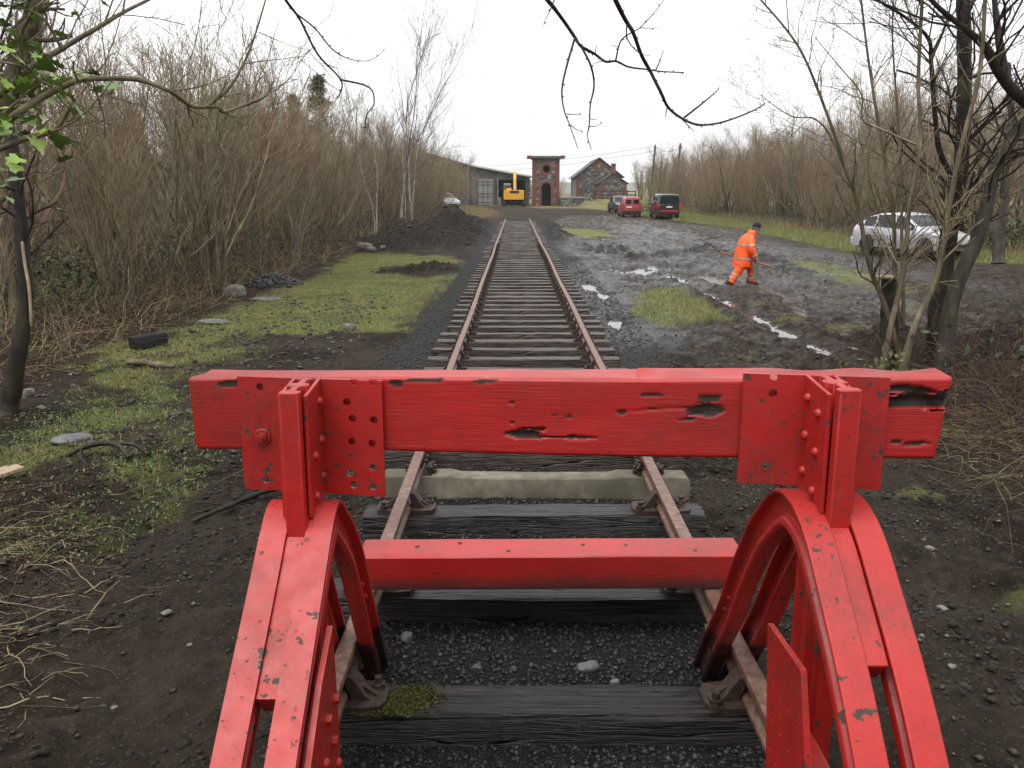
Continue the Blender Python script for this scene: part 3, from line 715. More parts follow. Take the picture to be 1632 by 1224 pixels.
# main beam: a real rotten timber, holes and splits cut into its face
def beam_mesh():
    L, H, D = 2.53, .262, .17; nx_, nz_ = 420, 46
    s = np.linspace(0, L, nx_); tt = np.linspace(0, H, nz_)
    S, T = np.meshgrid(s, tt); u = S / L; v = T / H
    n = fbm(S * 7, T * 46, 1, 5, .62) - .5; n2 = fbm(S * 22, T * 110, 4, 4) - .5
    bare = np.zeros_like(S); dep = np.zeros_like(S)
    def gouge(cu, cv, au, av, d, rag=1.0):
        q = np.hypot((u - cu) / au, (v - cv) / av) + n * 1.7 * rag + n2 * .8 * rag
        m = sstep(1.02, .90, q); return m, d * (.55 * sstep(1.0, .3, q) + .25 * m + (n2 + .5) * m * .45)
    for a in ((.476, .27, .026, .085, .020), (.515, .245, .05, .022, .010, .8), (.705, .60, .022, .10, .010), (.688, .50, .022, .022, .006), (.71, .77, .016, .05, .004), (.64, .80, .016, .03, .003),
              (.965, .72, .055, .11, .026), (.915, .72, .025, .035, .012), (.985, .69, .03, .09, .03), (.945, .865, .03, .05, .008), (.972, .20, .016, .028, .006), (.945, .215, .010, .022, .006), (.455, .69, .004, .025, .008, .4), (.53, .52, .006, .014, .004), (.51, .525, .005, .012, .003), (.455, .42, .003, .02, .008, .3), (.60, .58, .005, .03, .006), (.10, .93, .05, .05, .003), (.34, .97, .04, .035, .003), (.42, .955, .02, .04, .003), (.79, .93, .02, .05, .005), (.30, .93, .012, .04, .003)):
        m, d = gouge(*a[:5], a[5] if len(a) > 5 else 1.0); bare = np.maximum(bare, m); dep = np.maximum(dep, d)
    crack = np.exp(-((v - (.62 + .03 * np.sin(u * 20) + .05 * (n))) / .012) ** 2) * sstep(.60, .63, u) * sstep(.70, .69, u) * .8
    bare = np.maximum(bare, sstep(.5, .8, crack)); dep = np.maximum(dep, crack * .006)
    rnd = .010; edge = np.minimum(v * H, (1 - v) * H)
    ease = np.where(edge < rnd, rnd - np.sqrt(np.maximum(0, rnd ** 2 - (rnd - edge) ** 2)), 0)
    endx = np.minimum(S, L - S); ease = ease + np.where(endx < rnd, (rnd - endx) * .6, 0)
    wob = (fbm(S * 1.5, T * 4, 2, 3) - .5) * .010
    Yf = dep + ease * .8 + wob
    skew = np.where(u > .985, 0, 0)
    X = S - L / 2 - (1 - v) * .035 * sstep(.9, 1, u); Z = T + .004 * np.sin(S * 3)
    vs = list(zip(X.ravel(), Yf.ravel(), Z.ravel())); fs = []
    for r in range(nz_ - 1):
        for c in range(nx_ - 1): i0 = r * nx_ + c; fs.append((i0, i0 + 1, i0 + nx_ + 1, i0 + nx_))
    b = list(bare.ravel())
    def strip(idx, back, bv):
        o = len(vs)
        for q in back: vs.append(q); b.append(bv)
        for k in range(len(idx) - 1): fs.append((idx[k + 1], idx[k], o + k, o + k + 1))
        return [o + k for k in range(len(idx))]
    topi = [(nz_ - 1) * nx_ + c for c in range(nx_)]; boti = list(range(nx_))
    # top with ragged weathered splits
    rows = [topi]; 
    for q in (.06, .11, D):
        bk = []
        for c, i0 in enumerate(topi):
            xx = vs[i0][0]; w = (vnoise(np.array([xx * 7]), np.array([q * 90]), 3)[0] - .5) * .012 * (2.2 if xx > .3 else .8)
            bk.append((xx, q, H + w - .004))
        rows.append(strip(rows[-1], bk, .0)); 
        for k, i0 in enumerate(rows[-1]):
            xx = vs[i0][0]; b[i0] = 0.0
    r2 = strip(list(reversed(boti)), [(vs[i0][0], D, 0) for i0 in reversed(boti)], 1.0)
    r2 = r2[::-1]; bk = rows[-1]
    for c in range(nx_ - 1): fs.append((bk[c + 1], bk[c], r2[c], r2[c + 1]))
    for e, flip in ((0, 0), (nx_ - 1, 1)):
        colv = [r * nx_ + e for r in range(nz_)] + [rows[k][e] for k in range(1, 4)] + [r2[e]]
        fs.append(tuple(colv if flip else colv[::-1]))
    me = bpy.data.meshes.new("beam"); me.from_pydata(vs, [], fs)
    bm = bmesh.new(); bm.from_mesh(me); bmesh.ops.recalc_face_normals(bm, faces=bm.faces); bm.to_mesh(me); bm.free()
    at = me.attributes.new("bare", 'FLOAT', 'POINT'); at.data.foreach_set("value", np.array(b, np.float32))
    for p in me.polygons: p.use_smooth = True
    me.set_sharp_from_angle(angle=R(55)); me.materials.append(REDW); return me
beam = link("beam", beam_mesh(), stop)
bx0, bx1 = Vector((-1.265, 2.955, 1.305)), Vector((1.235, 2.595, 1.383))
dv = (bx1 - bx0); beam.location = (bx0 + bx1) / 2
beam.rotation_euler = (0, -math.asin(dv.z / dv.length), math.atan2(dv.y, dv.x))
beam["label"] = "red painted timber beam with rotten gouges"

# lower cross timber lying on the rails
m2 = timber_mesh("cross_timber", 1.86, .225, .168, REDW, 77, .0025, 90, True)
at = m2.attributes.new("bare", 'FLOAT', 'POINT')
vals = []
for q in m2.vertices:
    n_ = float(vnoise(np.array([q.co.x * 6]), np.array([q.co.z * 30 + q.co.y * 9]), 2)[0])
    vals.append(1.0 if (q.co.z < .012 or (n_ > .83 and q.co.z < .1)) else 0.0)
at.data.foreach_set("value", np.array(vals, np.float32))
ct = link("cross_timber", m2, stop, (.055, 3.955, RTOP + .002), (0, 0, .018), label="faded red timber lying across the rails")
for px_, py_ in ((-.66, .02), (-.21, -.04), (.16, .03), (.37, .02), (.70, -.05), (-.45, .06)):
    MB().lathe([(.012, 0), (.012, .003), (.006, .006)], 8, 'Z', (px_, py_, .166)).build("nail_head", IRON, ct)
# ------------------------------------------------------------------ bare trees: vectorised branching
def unit(v): return v / (np.linalg.norm(v, axis=-1, keepdims=True) + 1e-9)
def poly_walk(rs, O, D, L, m, up, wig):
    B = len(O); P = np.zeros((B, m, 3)); P[:, 0] = O; d = unit(D); st = (L / (m - 1))[:, None]
    for k in range(1, m):
        d = unit(d + rs.randn(B, 3) * wig + np.array([0, 0, up]))
        P[:, k] = P[:, k - 1] + d * st
    return P
def kids(rs, P, Rd, per, t0, t1, L, ang, m, up, wig, rs_ratio, tip=.35, lvar=.5, shrink=.55):
    B, mm, _ = P.shape
    idx = np.repeat(np.arange(B), per); n = len(idx)
    t = t0 + (t1 - t0) * rs.rand(n); f = t * (mm - 1); i0 = np.minimum(f.astype(int), mm - 2); w = (f - i0)[:, None]
    O = P[idx, i0] * (1 - w) + P[idx, i0 + 1] * w; T = unit(P[idx, i0 + 1] - P[idx, i0])
    r = Rd[idx, i0] * (1 - w[:, 0]) + Rd[idx, i0 + 1] * w[:, 0]
    q = unit(np.cross(T, rs.randn(n, 3))); a = ang * (.65 + .7 * rs.rand(n))[:, None]
    D = T * np.cos(a) + q * np.sin(a)
    LL = L * (1 - shrink * t) * (1 - lvar + 2 * lvar * rs.rand(n))
    C = poly_walk(rs, O, D, LL, m, up, wig)
    r0 = np.minimum(r * .8, r * rs_ratio * (.7 + .6 * rs.rand(n)))
    RR = r0[:, None] * (1 - (1 - tip) * np.linspace(0, 1, m)[None])
    return C, RR
def tubes_arrays(P, Rd, n):
    B, m, _ = P.shape
    T = np.zeros_like(P); T[:, 1:-1] = P[:, 2:] - P[:, :-2]; T[:, 0] = P[:, 1] - P[:, 0]; T[:, -1] = P[:, -1] - P[:, -2]; T = unit(T)
    ref = np.where(np.abs(T[:, :1, 2:3]) > .8, np.array([[[1., .1, 0]]]), np.array([[[.1, .1, 1.]]]))
    A = unit(np.cross(T, np.broadcast_to(ref, T.shape))); Bv = np.cross(A, T)
    th = np.arange(n) * 2 * math.pi / n
    V = P[:, :, None] + (A[:, :, None] * np.cos(th)[None, None, :, None] + Bv[:, :, None] * np.sin(th)[None, None, :, None]) * Rd[:, :, None, None]
    V = V.reshape(-1, 3)
    b = (np.arange(B) * m * n)[:, None, None]; i = (np.arange(m - 1) * n)[None, :, None]; k = np.arange(n)[None, None, :]; k2 = (k + 1) % n
    F = np.stack([b + i + k, b + i + k2, b + i + n + k2, b + i + n + k], -1).reshape(-1, 4)
    return V, F
def mesh_quads(name, parts, mat, smooth=True):
    Vs = []; Fs = []; o = 0
    for V, F in parts: Vs.append(V); Fs.append(F + o); o += len(V)
    V = np.concatenate(Vs); F = np.concatenate(Fs); k = F.shape[1]
    me = bpy.data.meshes.new(name); me.vertices.add(len(V)); me.vertices.foreach_set("co", V.astype(np.float32).ravel())
    me.loops.add(F.size); me.loops.foreach_set("vertex_index", F.astype(np.int32).ravel())
    me.polygons.add(len(F)); me.polygons.foreach_set("loop_start", np.arange(0, F.size, k, dtype=np.int32))
    me.update()
    if smooth: me.polygons.foreach_set("use_smooth", np.ones(len(F), bool))
    me.materials.append(mat); return me

def bark(name, dark, mid, light, green=.0, rough=.85):
    t = NT(name); n = t.noise(9, 5, .65, t.mapped((1, 1, .35))); n2 = t.noise(2.3, 3); rnd = t.orand()
    col = t.ramp(n, [(.3, dark), (.52, mid), (.74, light)])
    col = t.mix(t.math('MULTIPLY', rnd, .35), col, dark)
    if green: col = t.mix(t.math('MULTIPLY', t.ramp(n2, [(.45, 0.0), (.65, 1.0)]), green), col, (.10, .105, .03))
    return t.fin(col, rough, t.bump(n, .5, .02), spec=.25)
BARK_B = bark("brown_bark", (.060, .046, .032), (.16, .124, .084), (.32, .265, .19), .35)
BARK_D = bark("dark_wet_bark", (.009, .007, .006), (.026, .020, .016), (.07, .058, .046), .25, .6)
BARK_G = bark("grey_bark", (.075, .066, .052), (.18, .162, .13), (.33, .305, .255), .35)
BARK_S = bark("smooth_dark_grey_bark", (.028, .024, .020), (.075, .066, .054), (.17, .152, .125), .2)
BARK_W = bark("pale_birch_bark", (.10, .085, .065), (.34, .30, .25), (.52, .47, .40), 0)
TWIG_P = bark("purple_grey_twigs", (.06, .045, .04), (.13, .10, .09), (.22, .18, .16))
TWIG_B = bark("brown_twigs", (.125, .098, .058), (.275, .22, .135), (.44, .365, .23))
TWIG_R = bark("russet_twigs", (.14, .10, .063), (.28, .205, .134), (.43, .335, .225))
TWIG_G = bark("grey_olive_twigs", (.13, .11, .07), (.275, .235, .152), (.44, .385, .265))
TWIG_D = bark("dark_twigs", (.014, .010, .008), (.034, .025, .019), (.075, .058, .045))

def make_tree_meshes(seed, H=6.0, stems=7, spread=.35, twig=1.0, barkm=BARK_B, twigm=TWIG_B, base_r=.05, lean=.1, levels=3, upc=.10):
    rs = np.random.RandomState(seed)
    a = rs.rand(stems) * 2 * math.pi; rad = .10 + .28 * rs.rand(stems) * (stems > 1)
    O = np.stack([np.cos(a) * rad, np.sin(a) * rad, np.full(stems, -.12)], 1)
    D = np.stack([np.cos(a) * spread * (.3 + rs.rand(stems)), np.sin(a) * spread * (.3 + rs.rand(stems)), np.ones(stems)], 1)
    L = H * (.72 + .42 * rs.rand(stems)); m = 11
    P = poly_walk(rs, O, D, L, m, .06, .10)
    r0 = base_r * (.55 + .8 * rs.rand(stems)); Rd = r0[:, None] * (1 - .86 * np.linspace(0, 1, m)[None] ** .85)
    P1, R1 = kids(rs, P, Rd, 9, .14, .95, H * .40, .50, 7, upc * 1.2, .13, .5)
    P2, R2 = kids(rs, P1, R1, 5, .15, .98, H * .20, .55, 5, upc, .14, .55, .4)
    P2b, R2b = kids(rs, P, Rd, 11, .4, 1.0, H * .16, .6, 5, upc, .15, .35, .4)
    P2 = np.concatenate([P2, P2b]); R2 = np.clip(np.concatenate([R2, R2b]), .0045, .03)
    parts = [tubes_arrays(P1, np.clip(R1, .007, .1), 5), tubes_arrays(P2, R2, 3)]
    if levels > 2:
        nt = max(1, int(round(2.4 * twig)))
        P3, R3 = kids(rs, P2, R2, nt, .2, 1.0, H * .085, .6, 4, upc * .7, .15, .6, .5)
        parts.append(tubes_arrays(P3, np.clip(R3, .0036, .006), 3))
    tr = mesh_quads("trunk", [tubes_arrays(P, Rd, 7)], barkm)
    cr = mesh_quads("crown", parts, twigm)
    return tr, cr
PROTO = [make_tree_meshes(100, 6.2, 7, .22, 1.3, BARK_B, TWIG_B), make_tree_meshes(101, 6.0, 9, .18, 1.2, BARK_B, TWIG_R, .04), make_tree_meshes(102, 6.6, 5, .26, 1.5, BARK_G, TWIG_G, .06),
         make_tree_meshes(103, 5.6, 8, .34, 1.3, BARK_B, TWIG_G, .045), make_tree_meshes(104, 6.8, 4, .16, 1.6, BARK_D, TWIG_B, .075), make_tree_meshes(105, 5.8, 9, .26, 1.2, BARK_G, TWIG_R, .038), make_tree_meshes(106, 6.4, 6, .24, 1.4, BARK_B, TWIG_R, .06)]
def place_tree(name, meshes, x, y, s, rz, label, group, cat="tree", sz=None, dz=0):
    o = thing(name, label, cat, (x, y, 0), rz, group); o.scale = (s, s, sz or s)
    o.location.z = dz
    link("trunk", meshes[0], o); link("crown", meshes[1], o)
    return o
def gzs(pts):
    a = np.array(pts); return height(a[:, 0], a[:, 1])

rnd = random.Random(21)
KIND_L = ["brown seven stemmed", "russet twigged bushy", "grey barked open", "low spreading olive twigged", "dark trunked upright", "grey barked russet topped", "brown barked russet topped"]
def tree_label(k, deep, y, side, s):
    if side == 'L': z = next(w for lim, w in ((17, "by the leaf litter"), (23, "by the gravel heap"), (33, "by the grass strip"), (50, "by the spoil heap"), (75, "past the birches"), (999, "near the shed")) if y < lim)
    else: z = next(w for lim, w in ((34, "behind the silver car"), (52, "behind the wide verge"), (72, "near the black van"), (92, "behind the parked vans"), (999, "near the utility poles")) if y < lim)
    place = ("deep in the left thicket " if side == 'L' else "deep in the right wood ") if deep else ("on the left thicket's edge " if side == 'L' else "on the right wood's edge ")
    grp = {('L', 0): "trees along the edge of the left thicket", ('L', 1): "trees inside the left thicket", ('R', 0): "trees along the edge of the right wood", ('R', 1): "trees inside the right wood"}[(side, deep)]
    return ("bare tall " if s > .9 else "bare small " if s < .72 else "bare ") + KIND_L[k] + " tree " + place + z, grp
spots = []
# left thicket: front edge first, then deeper rows
y = 12.5
while y < 118:
    spots.append((-7.0 - .004 * y * (y > 30) - rnd.random() * 1.0 - (.9 if y < 15 else 0), y, 0)); y += .7 + y * .015 + rnd.random() * .8
for row, x0 in enumerate((-9.0, -11.2, -13.8, -17, -21, -26)):
    y = 10 + row * 2.0
    while y < 125 + row * 4:
        spots.append((x0 - rnd.random() * 2.2, y, row + 1)); y += (1.35 + y * .02 + rnd.random() * 1.0) * (1 + row * .2)
Z = gzs(spots)
for (x, y, row), z in zip(spots, Z):
    k = rnd.choice((0, 0, 1, 1, 2, 3, 3, 5, 6)); s = (.62 + .46 * rnd.random() ** 1.2) * (1.0 - .05 * min(row, 3)) * (1.0 if y < 45 else 1.05)
    lab, grp = tree_label(k, min(row, 1), y, 'L', s)
    place_tree("thicket_tree", PROTO[k], x, y, s, rnd.random() * 6.28, lab, grp, dz=z - .03)
# right wood beyond the green verge
spots = []
for row, (x0, st) in enumerate(((16.6, 1.9), (18.6, 2.2), (21.2, 2.8), (25, 3.6), (31, 5))):
    y = 20 + row * 1.5
    while y < 135:
        e = 1.6 * sstep(60, 100, np.array(y)) + (1.2 if y < 32 else 0) - (1.3 if 36 < y < 48 else 0)
        spots.append((x0 + float(e) + rnd.random() * 2.0, y, row)); y += st * (.7 + y * .010) + rnd.random() * 1.0
Z = gzs(spots)
for (x, y, row), z in zip(spots, Z):
    k = rnd.choice((0, 1, 3, 4, 4, 6, 6, 5)); s = (.55 + .55 * rnd.random() ** 1.3) * (1.0 + .14 * min(row, 3))
    lab, grp = tree_label(k, min(row, 1), y, 'R', s)
    place_tree("woodland_tree", PROTO[k], x, y, s, rnd.random() * 6.28, lab, grp, dz=z - .03)
# trees round the far yard
far = [(20.5, 134, 1.0), (23, 137, 1.15), (26, 141, 1.2), (23.5, 128, 1.0), (29, 134, 1.2), (32, 146, 1.3), (36, 152, 1.3), (21.5, 152, 1.0), (25, 160, 1.1), (27, 172, 1.1), (31, 165, 1.2), (34, 135, 1.25), (38, 140, 1.3)]
Z = gzs([f_[:2] for f_ in far])
for (x, y, s), z in zip(far, Z):
    place_tree("roadside_tree", PROTO[rnd.choice((0, 2, 3, 5))], x, y, s, rnd.random() * 6.28, "bare tree standing behind the leaning utility poles", "trees behind the poles", dz=z)
far = [(-6.5, 63, .72), (-6.6, 70, .7), (-6.75, 77.5, .72), (-7.5, 79, .8), (-8.0, 92, .8), (-7.6, 101, .7), (-8.6, 118, .62), (-6.3, 127, .5), (-9.8, 126, .7)]
for (x, y, s) in far:
    place_tree("scrub_tree", PROTO[rnd.choice((0, 2, 5))], x, y, s, rnd.random() * 6.28, ("small bare scrub tree growing in front of the shed wall" if y > 110 else "bare scrub tree standing between the spoil heap and the pale grey car"), ("scrub trees by the shed" if y > 110 else "scrub trees past the spoil heap"), dz=gz(x, y))
far = [(9.0, 190, .8), (7.5, 205, .8), (10.5, 215, .9)]
for (x, y, s) in far:
    place_tree("scrub_tree", PROTO[rnd.choice((1, 3))], x, y, s, rnd.random() * 6.28, "small bare tree seen between the tower and the stone goods shed", "trees between tower and goods shed", dz=gz(x, y))

# birches: slim pale stems, fine drooping tops
BIRCH = [make_tree_meshes(200 + k, 10.6, n_, .07, 1.4, BARK_W, TWIG_P, .06, upc=.09) for k, n_ in enumerate((2, 3, 2))]
for k, (x, y, s, lab) in enumerate(((-5.3, 38.8, .86, "tall pale stemmed birch with paired trunks above the spoil heap"), (-5.5, 43.5, 1.05, "tallest pale birch with three trunks behind the spoil heap"), (-6.1, 36.4, .66, "short pale birch at the thicket corner beside the spoil heap"))):
    place_tree("birch_tree", BIRCH[k], x, y, s, k * 1.9, lab, "birches behind the spoil heap", dz=gz(x, y) - .1)

# conifers
def conifer_meshes(seed, H=9):
    rs = np.random.RandomState(seed)
    P = np.array([[[0, 0, -.1], [0, 0, H * .5], [0, 0, H]]]); Rd = np.array([[.16, .09, .01]])
    n = 150; t = .12 + .88 * rs.rand(n); L = H * .30 * (1.04 - t) ** .8 * (.6 + .5 * rs.rand(n)); a = rs.rand(n) * 6.28
    D = np.stack([np.cos(a), np.sin(a), .25 + .2 * rs.randn(n)], 1)
    O = np.stack([np.zeros(n), np.zeros(n), t * H], 1)
    B1 = poly_walk(rs, O, D, L, 5, -.02, .08); tr = mesh_quads("trunk", [tubes_arrays(P, Rd, 7), tubes_arrays(B1, np.full((n, 5), .015), 3)], BARK_D)
    per = 46; k = np.repeat(np.arange(n), per); f_ = rs.rand(len(k)) ** .6 * 3.99; i0 = f_.astype(int); w = (f_ - i0)[:, None]
    C = B1[k, i0] * (1 - w) + B1[k, i0 + 1] * w + rs.randn(len(k), 3) * .09
    u = rs.randn(len(k), 3); u /= np.linalg.norm(u, axis=1)[:, None]; v = unit(np.cross(u, rs.randn(len(k), 3))); sz = .10 + .10 * rs.rand(len(k))[:, None]
    V = np.stack([C - v * sz * .25, C + v * sz * .25, C + u * sz * 1.3], 1).reshape(-1, 3); F = np.arange(len(V)).reshape(-1, 3)
    return tr, mesh_quads("crown", [(V, F)], NEEDLE, False)
t = NT("conifer_needles"); NEEDLE = t.fin(t.mix(t.noise(2), (.018, .034, .012), (.05, .075, .026)), .7, spec=.3)
CONI = [conifer_meshes(5, 9), conifer_meshes(6, 8)]
for (x, y, s, lab) in ((-11.5, 52, .95, "dark green conifer rising behind the birches"), (-14.5, 58, .9, "dark green conifer deeper in the thicket")):
    place_tree("conifer_tree", CONI[0], x, y, s, x, lab, None, dz=gz(x, y))
for (x, y, s) in ((-14, 175, .95), (-11.5, 178, .85), (-9, 180, .8), (-17, 172, 1.1), (-6.5, 182, .72), (-4.2, 181, .66), (-1.5, 182, .62), (.8, 180, .6), (2.4, 176, .62), (-20, 168, 1.2)):
    place_tree("conifer_tree", CONI[1], x, y, s, x, "dark conifer showing over the shed roof", "conifers behind the shed", dz=gz(x, y))
